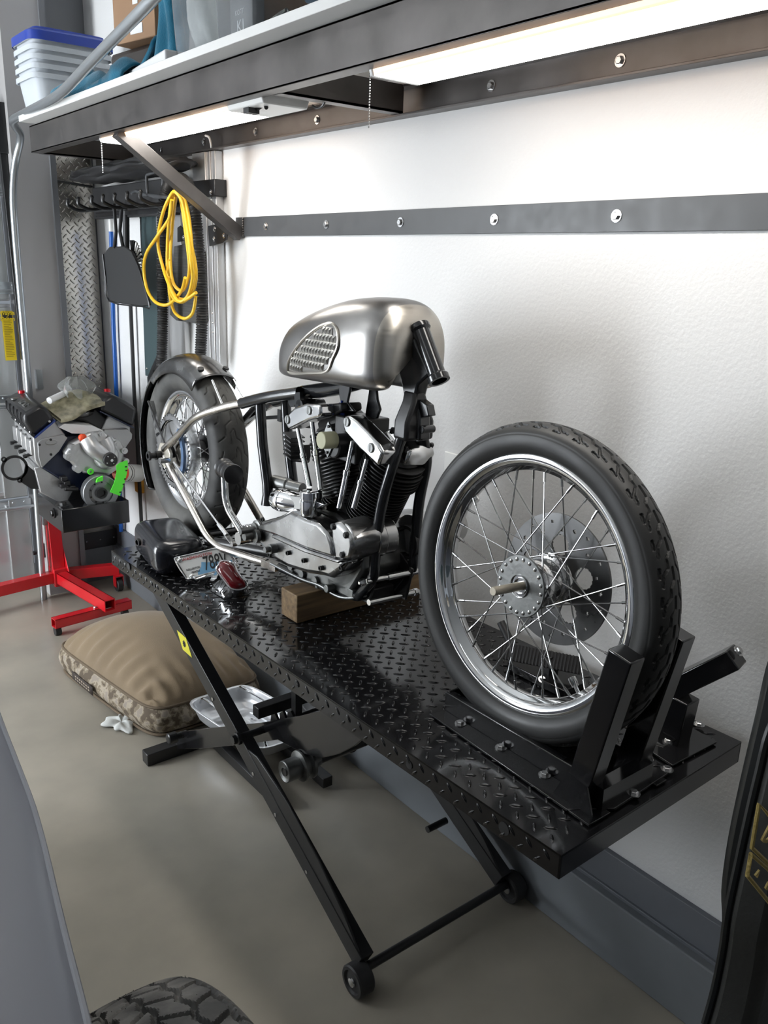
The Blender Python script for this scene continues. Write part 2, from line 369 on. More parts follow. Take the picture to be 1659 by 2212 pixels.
def wheel(parent,R,tprof,rim_r,rim_h,groove,na,step,ns,fl,tmat,hub_r=.045,label=None,nip=.6):
    """axle along local x; rim_r outer flange radius, rim_h half width, fl=(x1,r1,x2,r2) spoke flanges"""
    mb=MB(); tyre(mb,R,tprof,groove,na,step); O('tyre',mb,tmat,parent,smooth=32)
    a=rim_r; h=rim_h
    prof=[(a,-h-.002),(a+.003,-h),(a,-h+.004),(a-.014,-h+.006),(a-.017,-h+.011),(a-.019,-h*.45),(a-.027,-h*.3),(a-.029,0),(a-.027,h*.3),(a-.019,h*.45),(a-.017,h-.011),(a-.014,h-.006),(a,h-.004),(a+.003,h),(a,h+.002),
          (a-.006,h+.003),(a-.018,h-.001),(a-.0225,h*.72),(a-.0245,h*.5),(a-.032,h*.34),(a-.034,0),(a-.032,-h*.34),(a-.0245,-h*.5),(a-.0225,-h*.72),(a-.018,-h+.001),(a-.006,-h-.003)]
    mb=MB(); mb.lathe(prof+[prof[0]],(0,0,0),(1,0,0),128,False); O('rim',mb,M['chrome'],parent,smooth=50)
    x1,r1,x2,r2=fl
    for i in range(ns):
        side=i%2; xf,rf=((x1,r1),(x2,r2))[side]; k=i//2; sg=1 if k%2 else -1
        th=2*PI*i/ns; ro=a-.033; hub=th+sg*2*PI*.185
        p=V((xf,rf*math.cos(hub),rf*math.sin(hub))); q=V(((-1 if side==0 else 1)*h*.16,ro*math.cos(th),ro*math.sin(th)))
        mb=MB(); mb.cyl(p,q,.0016,8); mb.cyl(q+(p-q).normalized()*.02,q,.0030,8); mb.ball(p,.0035,8)
        O('spoke',mb,M['spoke'],parent)
def holes_disc(mb,r_in,r_out,x,t,holes,seg=96,rings=14):
    """flat ring with real round-ish holes: faces whose centre falls in a hole are left out"""
    def inside(y,z): return any((y-a)**2+(z-b)**2<c*c for a,b,c in holes)
    keep=set(); P=[];F=[]
    for s in (0,1):
        for i in range(rings+1):
            r=r_in+(r_out-r_in)*i/rings
            for k in range(seg):
                a=2*PI*k/seg; P.append((x+s*t,r*math.cos(a),r*math.sin(a)))
    nn=(rings+1)*seg
    for i in range(rings):
        for k in range(seg):
            r=r_in+(r_out-r_in)*(i+.5)/rings; a=2*PI*(k+.5)/seg
            if not inside(r*math.cos(a),r*math.sin(a)): keep.add((i,k))
    for i,k in keep:
        a,b,c,d_=i*seg+k,i*seg+(k+1)%seg,(i+1)*seg+(k+1)%seg,(i+1)*seg+k
        F+=[(a,b,c,d_),(a+nn,d_+nn,c+nn,b+nn)]
        for (ni,nk),(u,v) in (((i-1,k),(a,b)),((i+1,k),(d_,c)),((i,(k-1)%seg),(a,d_)),((i,(k+1)%seg),(b,c))):
            if (ni,nk) not in keep: F.append((u,v,v+nn,u+nn))
    mb.add(P,F)
# ----------------------------------------------------------------- front wheel
t=math.radians(4.17)
FM=Matrix(((math.cos(t),0,math.sin(t),-.438),(0,1,0,1.132),(-math.sin(t),0,math.cos(t),1.193),(0,0,0,1)))
fwheel=E('front_wheel','large spoked front wheel standing alone in the clamp at the near end','wheel',M=FM)
tp=[(.277,-.026),(.284,-.034),(.298,-.041),(.315,-.042),(.329,-.037),(.339,-.024),(.3455,-.009),(.347,.004),(.3455,.017),(.339,.033),(.329,.047),(.315,.053),(.298,.051),(.284,.038),(.277,.026)]
wheel(fwheel,.347,tp,.278,.027,groove_front,1500,.0016,40,(-.030,.058,.052,.055),M['rubber'])
mb=MB(); mb.lathe([(.024,-.002),(.066,-.002),(.068,0),(.066,.003),(.024,.003)],(-.034,0,0),(1,0,0),64,False); hd=O('hub_flange',mb,M['dullalloy'],fwheel,smooth=30)
for i in range(20):
    a=2*PI*i/20; mb=MB(); mb.ball((-.036,.058*math.cos(a),.058*math.sin(a)),.0050,10,(.6,1,1)); O('rivet',mb,M['wornchrome'],hd)
mb=MB(); mb.lathe([(.028,-.034),(.028,-.03),(.045,-.012),(.052,.005),(.054,.03),(.050,.05),(.062,.054),(.062,.058),(.03,.058)],(0,0,0),(1,0,0),48); O('hub',mb,M['wornchrome'],fwheel)
mb=MB(); mb.lathe([(.0245,-.040),(.0245,-.036),(.019,-.036),(.019,-.039),(.016,-.039),(.016,-.030)],(0,0,0),(1,0,0),40,False); mb.lathe([(.013,-.030),(.016,-.030)],(0,0,0),(1,0,0),32,False); O('bearing',mb,M['wornchrome'],fwheel)
mb=MB(); mb.lathe([(.0085,-.118),(.0095,-.117),(.0095,.10)],(0,0,0),(1,0,0),28); O('axle',mb,mat('dull_axle_steel',(.42,.38,.31),.4,metal=.8),fwheel)
hs=[]
for i in range(5):
    a=2*PI*(i+.25)/5; hs.append((.078*math.cos(a),.078*math.sin(a),.0235))
    for k,(rr,da) in enumerate(((.112,.0),(.122,.28),(.131,.56),(.107,.78),(.128,1.02))): hs.append((rr*math.cos(a+da),rr*math.sin(a+da),.0042))
mb=MB(); holes_disc(mb,.048,.147,.078,.005,hs,240,44); O('brake_disc',mb,mat('worn_brake_steel',(.13,.13,.13),.34,metal=.9,vary=.4,vscale=12,rvary=.08),fwheel,smooth=25)
mb=MB(); a=-2.30; c=V((-.004,.246*math.cos(a),.246*math.sin(a))); dd=V((0,math.cos(a),math.sin(a)))
mb.cyl(c+dd*-.035,c,.0042,12); mb.lathe([(.0085,0),(.0085,.012),(.0075,.014),(.0075,.020)],c-dd*.034,dd,14); O('valve_stem',mb,M['wornchrome'],fwheel)
mb=MB(); a=.62; c=V((.004,.238*math.cos(a),.238*math.sin(a))); dd=V((0,math.cos(a),math.sin(a))); mb.lathe([(.007,0),(.0085,.003),(.0085,.012),(.005,.014)],c-dd*.002,dd,14); O('rim_lock_nut',mb,M['wornchrome'],fwheel)
# ================================================================= motorcycle
th=math.radians(1.93); BO=V((-.425,2.80,.83)); BX=V((math.cos(th),0,-math.sin(th))); BZ=V((math.sin(th),0,math.cos(th)))
BM=Matrix(((BX.x,0,BZ.x,BO.x),(0,1,0,BO.y),(BX.z,0,BZ.z,BO.z),(0,0,0,1)))
def B(px,py,lx):
    d=V(ray(px,py)); c=BO+BX*lx; C=V(CAM); t=(c-C).dot(BX)/d.dot(BX); P=C+d*t-BO
    return V((P.dot(BX),P.y,P.dot(BZ)))
bike=E('motorcycle','unfinished hardtail motorcycle with raw metal tank and V-twin engine on the lift','motorcycle',M=BM)
def mir(P): return [V((-p.x,p.y,p.z)) for p in P]
# --- frame: one welded thing, children where finish differs
fr=MB()
down=[V((-.055,-.70,.112)),V((-.058,-.92,.128)),V((-.06,-1.09,.150)),B(783,1278,-.064),B(806,1245,-.066),B(811,1194,-.066),B(824,1093,-.063),B(849,1004,-.055),B(867,946,-.035),V((-.03,-1.225,.65))]
down=spline(down,5)
for s in (down,mir(down)): fr.tube(s,.0145,14)
frame_o=O('frame',fr,M['frameblack'],bike)
up=[V((-.112,.005,.352)),V((-.112,-.125,.43)),V((-.11,-.25,.507)),V((-.085,-.38,.556)),V((-.06,-.47,.582))]
up=spline(up,6); stay=MB()
for s in (up,mir(up)): stay.tube(s,.0135,14)
low=rnd([V((-.112,.0,.325)),V((-.112,-.36,.095)),V((-.066,-.64,.108))],.07,8)
for s in (low,mir(low)): stay.tube(s,.0135,14)
for sx in (-1,1): stay.beam((sx*.066,-.63,.108),(sx*.058,-.70,.110),.034,.020)
O('rear_stay',stay,M['framesteel'],bike)
mb=MB()
for s in ([V((-.060,-.46,.580)),V((-.052,-.60,.618)),V((-.028,-.74,.650))],): 
    for q in (s,mir(s)): mb.tube(spline(q,4),.0175,14)
mb.cyl((-.03,-.70,.622),(.03,-.70,.622),.02,16); mb.tube(spline([V((0,-.72,.648)),V((0,-.86,.675)),V((0,-1.0,.715)),V((0,-1.19,.79))],5),.021,14)
mb.prism([(-.045,-.775,.60),(-.045,-.745,.60),(-.045,-.735,.65),(-.045,-.765,.655)],(.012,0,0)); mb.cyl((-.045,-.765,.615),(.035,-.765,.615),.019,16)
O('backbone',mb,M['frameblack'],bike)
for sx in (-.046,.046):
    mb=MB(); mb.tube([(sx,-.545,.60),(sx,-.565,.47),(sx,-.60,.35),(sx,-.605,.30)],.0165,14); mb.lathe([(.022,0),(.017,.03)],(sx,-.605,.285),(0,.05,1),14); O('seat_post',mb,M['frameblack'],bike)
mb=MB(); mb.cyl((.046,-.552,.53),(.062,-.66,.535),.008,10); mb.cyl((.046,-.575,.42),(.055,-.665,.43),.010,12); mb.cyl((-.11,-.30,.112),(.11,-.30,.112),.013,14); O('cross_tube',mb,M['frameblack'],bike)
mb=MB(); mb.cyl((-.112,-.33,.100),(.0,-.70,.135),.016,12); O('lower_brace',mb,M['satinblack'],bike)
mb=MB(); mb.bb((.075,-.47,.515),(.095,-.45,.555)); mb.beam((.085,-.46,.53),(.10,-.30,.50),.012,.012); mb.cyl((.105,-.02,.36),(.05,-.40,.585),.010,12); mb.beam((.105,-.10,.43),(.065,-.50,.60),.02,.01); O('fender_strut',mb,M['satinblack'],bike)
# dropouts
for sx in (-.112,.112):
    mb=MB(); mb.prism([(sx-.006,.055,.335),(sx-.006,.03,.372),(sx-.006,-.02,.378),(sx-.006,-.055,.345),(sx-.006,-.045,.300),(sx-.006,-.005,.285),(sx-.006,.03,.300)],(.012,0,0)); O('axle_plate',mb,mat('ground_axle_plate',(.62,.58,.5),.4,metal=.8) if sx<0 else M['framesteel'],bike,bevel=.003)
mb=MB(); mb.cyl((-.160,.022,.328),(.13,.022,.328),.0105,20); mb.lathe([(.009,0),(.0165,.0),(.0165,.008),(.009,.008)],(-.168,.022,.328),(1,0,0),24,False); mb.cyl((-.14,.022,.328),(-.12,.022,.328),.016,20); O('rear_axle',mb,M['satinblack'],bike)
mb=MB(); mb.lathe([(.0065,0),(.0105,.0),(.0105,.034),(.0065,.034)],(-.158,-.055,.325),(1,0,0),20,False); mb.cyl((-.157,-.055,.325),(-.12,-.055,.325),.008,16); O('spacer',mb,M['wornchrome'],bike)
# neck: head tube, gusset, sleeve
hd_t,hd_b=V((0,-1.215,.872)),V((0,-1.300,.752))
ax=(hd_b-hd_t).normalized()
mb=MB(); Ln=(hd_b-hd_t).length
mb.lathe([(.017,-.002),(.0245,-.002),(.026,.002),(.026,.010),(.0215,.016),(.0215,Ln-.016),(.0265,Ln-.010),(.0265,Ln+.003),(.019,Ln+.003),(.017,Ln-.01),(.015,.02),(.017,-.002)],hd_t,ax,36,False); mb.cyl(hd_t+ax*.02,hd_t+ax*.021,.017,24); nk=O('head_tube',mb,M['frameblack'],bike,smooth=28)
mb=MB()
def slab(pts,w0,w1=None):
    P=[V((-w0,y,z)) for y,z in pts]; Q=[V((w0,y,z)) for y,z in pts]; n=len(pts)
    mb.add(P+Q,[tuple(range(n))[::-1],tuple(range(n,2*n))]+[(i,(i+1)%n,(i+1)%n+n,i+n) for i in range(n)])
slab([(-1.205,.858),(-1.165,.835),(-1.165,.77),(-1.195,.70),(-1.205,.655),(-1.20,.60),(-1.265,.60),(-1.258,.66),(-1.235,.70),(-1.245,.735),(-1.285,.765)],.019)
O('neck_gusset',mb,M['frameblack'],bike,bevel=.006,smooth=60)
mb=MB(); q=[(-.052,-.024),(.040,-.024),(.040,.024),(-.052,.024)]; zz=((.598,-1.226,1.0),(.645,-1.226,.98),(.69,-1.222,.55),(.72,-1.215,.36))
P=[V((x*k,yc+y*(1.1-.25*(1-k)),z)) for z,yc,k in zz for x,y in q]
mb.add(P,[(3,2,1,0),(12,13,14,15)]+[(r*4+i,r*4+(i+1)%4,r*4+4+(i+1)%4,r*4+4+i) for r in range(3) for i in range(4)]); O('neck_sleeve',mb,M['satinblack'],bike,bevel=.009,smooth=60)
mb=MB(); mb.prism([(-.012,-1.252,.655),(-.012,-1.285,.665),(-.012,-1.275,.69),(-.012,-1.245,.70)],(.024,0,0)); mb.cyl((-.02,-1.27,.63),(.02,-1.27,.63),.010,12); O('steering_stop',mb,M['frameblack'],bike,bevel=.002)
# front cross rods, engine mount plates
mb=MB(); mb.cyl((-.088,-1.175,.222),(.105,-1.175,.222),.0065,14); mb.cyl((-.02,-1.175,.222),(.105,-1.175,.222),.0095,14); O('mount_rod',mb,M['wornchrome'],bike)
mb=MB(); mb.cyl((-.062,-1.155,.152),(.092,-1.155,.152),.0085,14); O('cross_rod',mb,M['wornchrome'],bike)
for c in ((-.094,-1.175,.222),(.107,-1.175,.222),(.095,-1.155,.152)):
    mb=MB(); sx=-1 if c[0]<0 else 1; mb.lathe([(.0095,0),(.0095,.011),(.006,.016),(.004,.019)],c,(sx,0,0),6); O('acorn_nut',mb,M['chrome'],bike)
mb=MB(); mb.prism([(-.052,-1.14,.14),(-.052,-1.02,.14),(-.052,-1.02,.20),(-.052,-1.10,.225),(-.052,-1.165,.215)],(.008,0,0)); mb.prism([(.052,-1.17,.14),(.052,-1.02,.135),(.052,-1.02,.26),(.052,-1.13,.27),(.052,-1.19,.235)],(.008,0,0)); mb.bb((-.05,-1.12,.14),(.06,-.95,.17)); O('engine_mount_plate',mb,M['satinblack'],bike,bevel=.003)
mb=MB(); mb.tube(spline([B(585,1217,-.085),B(650,1250,-.085),B(690,1264,-.083),B(722,1284,-.08),B(742,1291,-.075),B(765,1291,-.07),B(790,1286,-.062)],5),.0048,10); O('oil_line',mb,M['dullalloy'],bike)
for y,z in ((-.80,.15),(-.86,.145),(-.93,.145)): mb=MB(); mb.cyl((-.085,y,z),(-.055,y,z),.013,12); mb.cyl((-.07,y,z+.0),(-.07,y,z-.022),.009,12); O('oil_fitting',mb,M['dullalloy'],bike)
mb=MB(); mb.cyl((-.10,-1.01,.15),(-.06,-1.01,.15),.012,10); mb.bb((-.075,-1.10,.145),(-.04,-.98,.17)); O('oil_fitting',mb,M['dullalloy'],bike,bevel=.002)
# --- fuel tank
PTS=[(-.665,.698,.030,.692),(-.667,.725,.045,.692),(-.673,.765,.056,.692),(-.685,.802,.068,.692),(-.71,.830,.082,.691),(-.75,.856,.098,.693),(-.82,.882,.113,.696),(-.90,.905,.124,.699),(-.99,.925,.130,.702),(-1.07,.933,.131,.704),(-1.13,.934,.128,.706),(-1.165,.931,.122,.709),(-1.188,.922,.113,.713),(-1.202,.908,.101,.720),(-1.211,.890,.086,.730),(-1.217,.868,.066,.742)]
ty=np.array([-p[0] for p in PTS]); 
def ztop(y): return float(np.interp(-y,ty,[p[1] for p in PTS]))
def tw(y): return float(np.interp(-y,ty,[p[2] for p in PTS]))
def zbot(y): return float(np.interp(-y,ty,[p[3] for p in PTS]))
def sect(y,a):
    zt,zb=ztop(y),zbot(y); zc=zb+(zt-zb)*.38; w_=tw(y); c,s=math.cos(a),math.sin(a)
    h=(zt-zc) if s>=0 else (zc-zb); n2=2.5 if s>=0 else 4.0
    p=V((w_*math.copysign(abs(c)**(2/n2),c),y,zc+h*math.copysign(abs(s)**(2/n2),s)))
    if s<0 and abs(p.x)<.058 and y<-.68:
        p.z=max(p.z,zb+float(np.interp(-y,[.68,.8,1.217],[0,.03,.105]))*(1-(abs(p.x)/.058)**3)**.5)
    return p
yy=sorted(set([p[0] for p in PTS]+[-.775,-.86,-.945,-1.03,-1.10,-1.148]),reverse=True)
mb=MB(); P=[sect(y,2*PI*j/96) for y in yy for j in range(96)]; F=[];mi=[]
for i in range(len(yy)-1):
    for j in range(96): F.append((i*96+j,i*96+(j+1)%96,(i+1)*96+(j+1)%96,(i+1)*96+j)); mi.append(1 if yy[i]<=-1.186 else 0)
for e,k in ((0,0),(len(yy)-1,1)):
    c=sum((P[e*96+j] for j in range(96)),V())/96; c.y+=(.0 if k==0 else -.002); P.append(c); n=len(P)-1
    for j in range(96): F.append((e*96+j,e*96+(j+1)%96,n)); mi.append(k)
mb.v=P; mb.f=F; mb.m=mi
tank=O('fuel_tank',mb,[M['tank'],M['tankband']],bike,smooth=180)
tank.modifiers.new('sub','SUBSURF').levels=1; tank.modifiers['sub'].render_levels=1
def tx(y,z):
    y=min(y,-.667); zt,zb=ztop(y),zbot(y); zc=zb+(zt-zb)*.38; w_=tw(y); h=(zt-zc) if z>=zc else (zc-zb); n=2.5 if z>=zc else 4.0
    u=min(abs((z-zc)/h),.995); return -w_*(1-u**n)**(1/n)
kp=[(719,700),(730,715),(731,747),(720,774),(706,802),(666,806),(628,806),(624,785),(637,758),(661,729),(687,708),(706,700)]
out=[]
for x,y in kp:
    lx=-.10
    for _ in range(25): p=B(x,y,lx); lx=lx*.6+tx(min(p.y,-.670),p.z)*.4
    out.append((min(p.y,-.674),max(p.z,.70)))
def pin(y,z):
    c=False; n=len(out)
    for i in range(n):
        (a,b),(e,f)=out[i],out[(i+1)%n]
        if (b>z)!=(f>z) and y<(e-a)*(z-b)/(f-b)+a: c=not c
    return c
cy=sum(p[0] for p in out)/len(out); cz=sum(p[1] for p in out)/len(out)
loop=spline([V((tx(y,z)-.002,y,z)) for y,z in out],4,True)
mb=MB(); mb.tube(loop,.0042,8,True); kr=O('knee_pad_rim',mb,M['tankband'],tank)
mb=MB(); n=len(loop)
P=[]
nu=60
y0,y1=min(p[0] for p in out),max(p[0] for p in out); z0,z1=min(p[1] for p in out),max(p[1] for p in out)
pw=.0150; ph=.0185
for a in range(int((y1-y0)/pw)+2):
    for b in range(int((z1-z0)/ph)+2):
        yc=y0+a*pw+(pw*.5 if b%2 else 0); zc_=z0+b*ph
        cs=[(yc-pw/2,zc_),(yc,zc_-ph*.5),(yc+pw/2,zc_),(yc,zc_+ph*.5)]
        for tri in ([(yc-pw/2,zc_-ph/2),(yc+pw/2,zc_-ph/2),(yc,zc_+ph/2)],[(yc+pw/2,zc_-ph/2),(yc,zc_+ph/2),(yc+pw,zc_+ph/2)]):
            my=sum(q[0] for q in tri)/3; mz=sum(q[1] for q in tri)/3
            if all(pin(*((q[0]*.9+my*.1),(q[1]*.9+mz*.1))) for q in tri):
                c=V((tx(my,mz)-.0062,my-.001,mz-.001)); vs=[V((tx(*q)-.0015,q[0],q[1])) for q in tri]+[c]; mb.add(vs,[(0,1,3),(1,2,3),(2,0,3)])
O('quilted_knee_pad',mb,M['quilt'],tank,smooth=0)
mb=MB(); mb.tube([(.105,-.96,.92),(.10,-.96,.925)],.01,8)
for y0_,z0_ in ((-.955,.705),):
    mb=MB(); mb.prism([(-.03,-.930,.712),(-.03,-.985,.712),(-.03,-.985,.69),(-.03,-.975,.655),(-.03,-1.01,.635),(-.03,-.955,.628),(-.03,-.935,.67)],(.008,0,0)); mb.prism([(.02,-1.03,.712),(.02,-1.005,.712),(.02,-.99,.62),(.02,-1.04,.615),(.02,-1.055,.645),(.02,-1.04,.67)],(.008,0,0)); O('top_motor_mount',mb,M['frameblack'],bike,bevel=.003)
# --- rear wheel
rw=bpy.data.objects.new('rear_wheel',None); col.objects.link(rw); rw.parent=bike; rw.location=(0,-.005,.344)
tp=[(.214,-.042),(.222,-.052),(.240,-.063),(.262,-.067),(.283,-.063),(.298,-.054),(.311,-.036),(.3185,-.016),(.320,0),(.3185,.016),(.311,.036),(.298,.054),(.283,.063),(.262,.067),(.240,.063),(.222,.052),(.214,.042)]
wheel(rw,.322,tp,.216,.040,groove_rear,700,.0026,40,(-.036,.045,.040,.045),M['dustyrubber'])
mb=MB(); mb.lathe([(.03,-.07),(.045,-.06),(.05,-.03),(.036,-.02),(.034,.03),(.05,.036),(.05,.05),(.028,.055)],(0,0,0),(1,0,0),36); O('hub',mb,M['satinblack'],rw)
P=[]; nt=51
for k in range(nt):
    a=2*PI*k/nt
    for r_,da in ((.126,-.36),(.1345,-.14),(.1345,.14),(.126,.36)): P.append(V((-.088,r_*math.cos(a+da*2*PI/nt),r_*math.sin(a+da*2*PI/nt))))
n=len(P); mb=MB(); In=[V((-.088,.113*p.y/math.hypot(p.y,p.z),.113*p.z/math.hypot(p.y,p.z))) for p in P]
A=P+In; Bk=[p+V((.006,0,0)) for p in A]
mb.add(A+Bk,[(i,(i+1)%n,(i+1)%n+n,i+n) for i in range(n)]+[(i+2*n,i+3*n,(i+1)%n+3*n,(i+1)%n+2*n) for i in range(n)]+[(i,i+2*n,(i+1)%n+2*n,(i+1)%n) for i in range(n)])
O('sprocket',mb,M['wornchrome'],rw,smooth=20)
mb=MB(); mb.lathe([(.02,-.086),(.05,-.090),(.10,-.086),(.112,-.080),(.112,-.03),(.105,-.028)],(0,0,0),(1,0,0),64,False); O('brake_drum',mb,M['wornchrome'],rw)
mb=MB(); mb.lathe([(.122,0),(.122,.010),(.104,.010),(.104,0),(.122,0)],(-.092,0,0),(-1,0,0),40,False,a0=-.9+PI/2+PI/2,a1=.5+PI) ; O('guard_film',mb,M['bluefilm'],rw)
mb=MB(); hs=[(.062*math.cos(2*PI*i/8),.062*math.sin(2*PI*i/8),.008) for i in range(8)]; holes_disc(mb,.03,.082,.052,.006,hs,64,12); O('hub_disc',mb,M['wornchrome'],rw,smooth=25)
# --- rear fender
a0,a1=math.radians(-38),math.radians(122); Rf=.345
def fen(u,v):
    a=a0+(a1-a0)*u; s=(v-.5)*2; x=.083*math.sin(s*1.25)/math.sin(1.25); r=Rf-.040*(1-math.cos(s*1.25))/(1-math.cos(1.25))
    if abs(s)>.86: r-=.028*(abs(s)-.86)/.14*(1.0 if u>.55 else .2)
    return V((x,-.005+r*math.cos(a),.344+r*math.sin(a)))
mb=MB(); mb.grid(fen,72,25); fo=O('rear_fender',mb,M['fender'],bike,smooth=60)
so=fo.modifiers.new('thick','SOLIDIFY'); so.thickness=.003; so.offset=-1
for xx in (-.045,.05):
    a=a1-.13; mb=MB(); r=Rf-.006; c=V((xx,-.005+r*math.cos(a),.344+r*math.sin(a))); mb.lathe([(.011,-.002),(.011,.0025)],c,(xx*4,math.cos(a),math.sin(a)),20); O('mounting_hole',mb,M['ink'],fo)
mb=MB()
for xx in (-.03,.05): mb.cyl(V((xx,-.20,.62)),V((xx*1.2,-.30,.535)),.0035,8)
O('fender_stud',mb,M['wornchrome'],bike)
mb=MB(); mb.beam((-.088,.17,.50),(-.10,.055,.335),.004,.020,(1,0,0)); mb.cyl((-.10,.05,.33),(-.12,.05,.33),.010,10); O('fender_bracket',mb,M['wornchrome'],bike)
mb=MB(); mb.cyl((-.10,.17,.50),(-.115,-.02,.36),.004,8); O('fender_rod',mb,M['satinblack'],bike)
mb=MB(); mb.cyl((-.125,-.10,.325),(-.145,-.50,.19),.0042,10); mb.cyl((-.145,-.47,.20),(-.147,-.53,.18),.007,10); mb.beam((-.147,-.52,.183),(-.149,-.57,.167),.004,.016,(1,0,0)); mb.cyl((-.155,-.575,.165),(-.14,-.575,.165),.009,12); O('brake_rod',mb,M['wornchrome'],bike)
# --- kick starter
mb=MB(); kp_=rnd([B(484,1022,-.185),B(487,1092,-.185),B(528,1158,-.17)],.04); mb.tube(kp_,.0105,14)
e=kp_[-1]; mb.cyl(e+V((-.022,.0,-.005)),e+V((.04,0,-.005)),.019,20); kick=O('kick_arm',mb,M['wornchrome'],bike)
mb=MB(); c0=B(478,1016,-.17); c1=B(526,1040,-.27)
c0=B(483,1010,-.175); c1=c0+(B(526,1040,-.215)-c0).normalized()*.105
mb.lathe([(.026,0),(.030,.004),(.027,.010),(.0265,.030),(.028,.034),(.0265,.038),(.0265,.060),(.028,.064),(.0265,.068),(.0265,.09),(.030,.096),(.029,.104),(.02,.106)],c0,c1-c0,28); O('kick_pedal',mb,M['satinblack'],bike)
mb=MB()
hel=[V((-.150+.0016*k*.5,-.690+.024*math.cos(k*.5),.232+.024*math.sin(k*.5)))-V((.02,0,0)) for k in range(70)]; mb.tube(hel,.0017,6); O('return_spring',mb,M['wornchrome'],bike)
mb=MB(); mb.cyl((-.19,-.715,.232),(-.10,-.715,.232),.012,16); mb.lathe([(.020,0),(.020,.012),(.012,.014)],(-.150,-.725,.232),(-1,0,0),24); O('kick_shaft',mb,M['dullalloy'],bike)
# ================================================================= engine (right side seen)
def plate_px(pts,lx,depth,name,m,par,bev=.006,label=None,smooth=50):
    mb=MB(); mb.prism([B(x,y,lx) for x,y in pts],(depth,0,0)); return O(name,mb,m,par,bevel=bev,smooth=smooth,label=label)
def q7(L): return [(520+x/3.95,840+y/3.95) for x,y in L]
mb=MB(); mb.prism([V((-.075,y,z)) for y,z in ((-.72,.20),(-.74,.29),(-.83,.345),(-1.0,.36),(-1.12,.33),(-1.14,.24),(-1.09,.165),(-.95,.12),(-.80,.13))],(.16,0,0)); mb.cyl((-.075,-1.03,.255),(.10,-1.03,.255),.095,40)
eng=O('engine',mb,M['dullalloy'],bike,bevel=.008,smooth=50,label='crankcase of the V-twin engine')
cam_o=q7([(110,1150),(170,1130),(310,1090),(430,1030),(560,1100),(700,1170),(800,1260),(830,1440),(905,1470),(850,1560),(760,1620),(690,1600),(560,1580),(400,1530),(250,1440),(165,1340),(135,1290),(115,1230)])
c=plate_px(cam_o,-.142,.07,'cam_cover',M['alloy'],eng,bev=.014)
c2=plate_px(q7([(140,1165),(300,1110),(420,1048),(545,1115),(650,1150),(730,1230),(770,1330),(785,1440),(560,1370),(280,1250),(150,1210)]),-.160,.03,'cam_cover_bulge',M['alloy'],c,bev=.012)
c3=plate_px(q7([(265,1240),(300,1250),(560,1375),(800,1455),(845,1465),(830,1490),(790,1480),(540,1400),(260,1270)]),-.158,.03,'cover_rib',M['alloy'],c,bev=.004)
for x,y in ((395,1158),(520,1120),(405,1400),(540,1465),(685,1530),(250,1415),(672,1165),(190,1115),(860,1530)):
    p=B(520+x/3.95,840+y/3.95,-.146); mb=MB(); mb.lathe([(.0068,0),(.0068,.007),(.0045,.007),(.0035,.003)],p+V((.002,0,0)),(-1,0,0),18); O('cover_screw',mb,M['satinblack'],c)
p=B(590,1185,-.150); mb=MB(); mb.cyl(p+V((.02,0,0)),p+V((-.012,0,0)),.014,24); mb.lathe([(.009,0),(.009,.016)],p+V((-.012,0,0)),(-1,0,0),6); O('pivot_boss',mb,M['dullalloy'],c)
p=B(551,1143,-.15); mb=MB(); mb.lathe([(.026,0),(.026,.006),(.019,.008),(.019,.014),(.0,.014)],p+V((.01,0,0)),(-1,0,0),30); mb.cyl(p,p+V((-.05,0,0)),.010,16); O('kick_boss',mb,M['dullalloy'],c)
# ignition/timer housing at the front of the cover
mb=MB(); gp=[B(520+x/3.95,840+y/3.95,-.152) for x,y in ((765,1175),(790,1135),(830,1145),(880,1195),(940,1270),(950,1350),(930,1450),(870,1470),(800,1465),(775,1330))]
gp2=[p+V((.075,-.02,.0)) for p in gp]
mb.prism(gp,(.09,-.012,.012)); t1=O('magneto_cover',mb,M['alloy'],eng,bevel=.016,smooth=55)
pc=B(520+870/3.95,840+1310/3.95,-.14); mb=MB(); mb.cyl(pc+V((.0,-.01,.004)),pc+V((.135,-.022,.006)),.047,40); mb.cyl(pc+V((.075,-.018,.004)),pc+V((.10,-.02,.005)),.050,40); O('generator_drum',mb,M['alloy'],eng,bevel=.003)
for x,y in ((792,1175),(900,1248),(870,1415)):
    p=B(520+x/3.95,840+y/3.95,-.152); mb=MB(); mb.lathe([(.0085,0),(.0085,.008),(.005,.011),(.0,.011)],p+V((.004,0,0)),(-1,0,0),18); O('cover_screw',mb,M['satinblack'],t1)
# cylinders
yc,zc=-1.015,.275
def cylinder(ang,name):
    a=math.radians(ang); d=V((0,math.sin(a),math.cos(a))); base=V((0,yc,zc))
    prof=[(.050,.075),(.050,.10)]
    for k in range(13):
        h=.105+k*.0098; prof+=[(.050,h),(.073-.0*k,h+.0005),(.073,h+.003),(.050,h+.0035)]
    prof+=[(.06,.235),(.06,.24)]
    mb=MB(); mb.lathe(prof,base,d,48); cyl_o=O('cylinder',mb,M['fin'],eng,smooth=30)
    prof=[(.055,.238)]
    for k in range(7):
        h=.242+k*.0108; r_=.083 if k<5 else .078; prof+=[(.055,h),(r_,h+.0005),(r_,h+.004),(.055,h+.0045)]
    prof+=[(.06,.316),(.055,.325)]
    mb=MB(); mb.lathe(prof,base,d,48); O('cylinder_head',mb,M['fin'],eng,smooth=30)
    return base,d
bR,dR=cylinder(23,'rear'); bF,dF=cylinder(-29,'front')
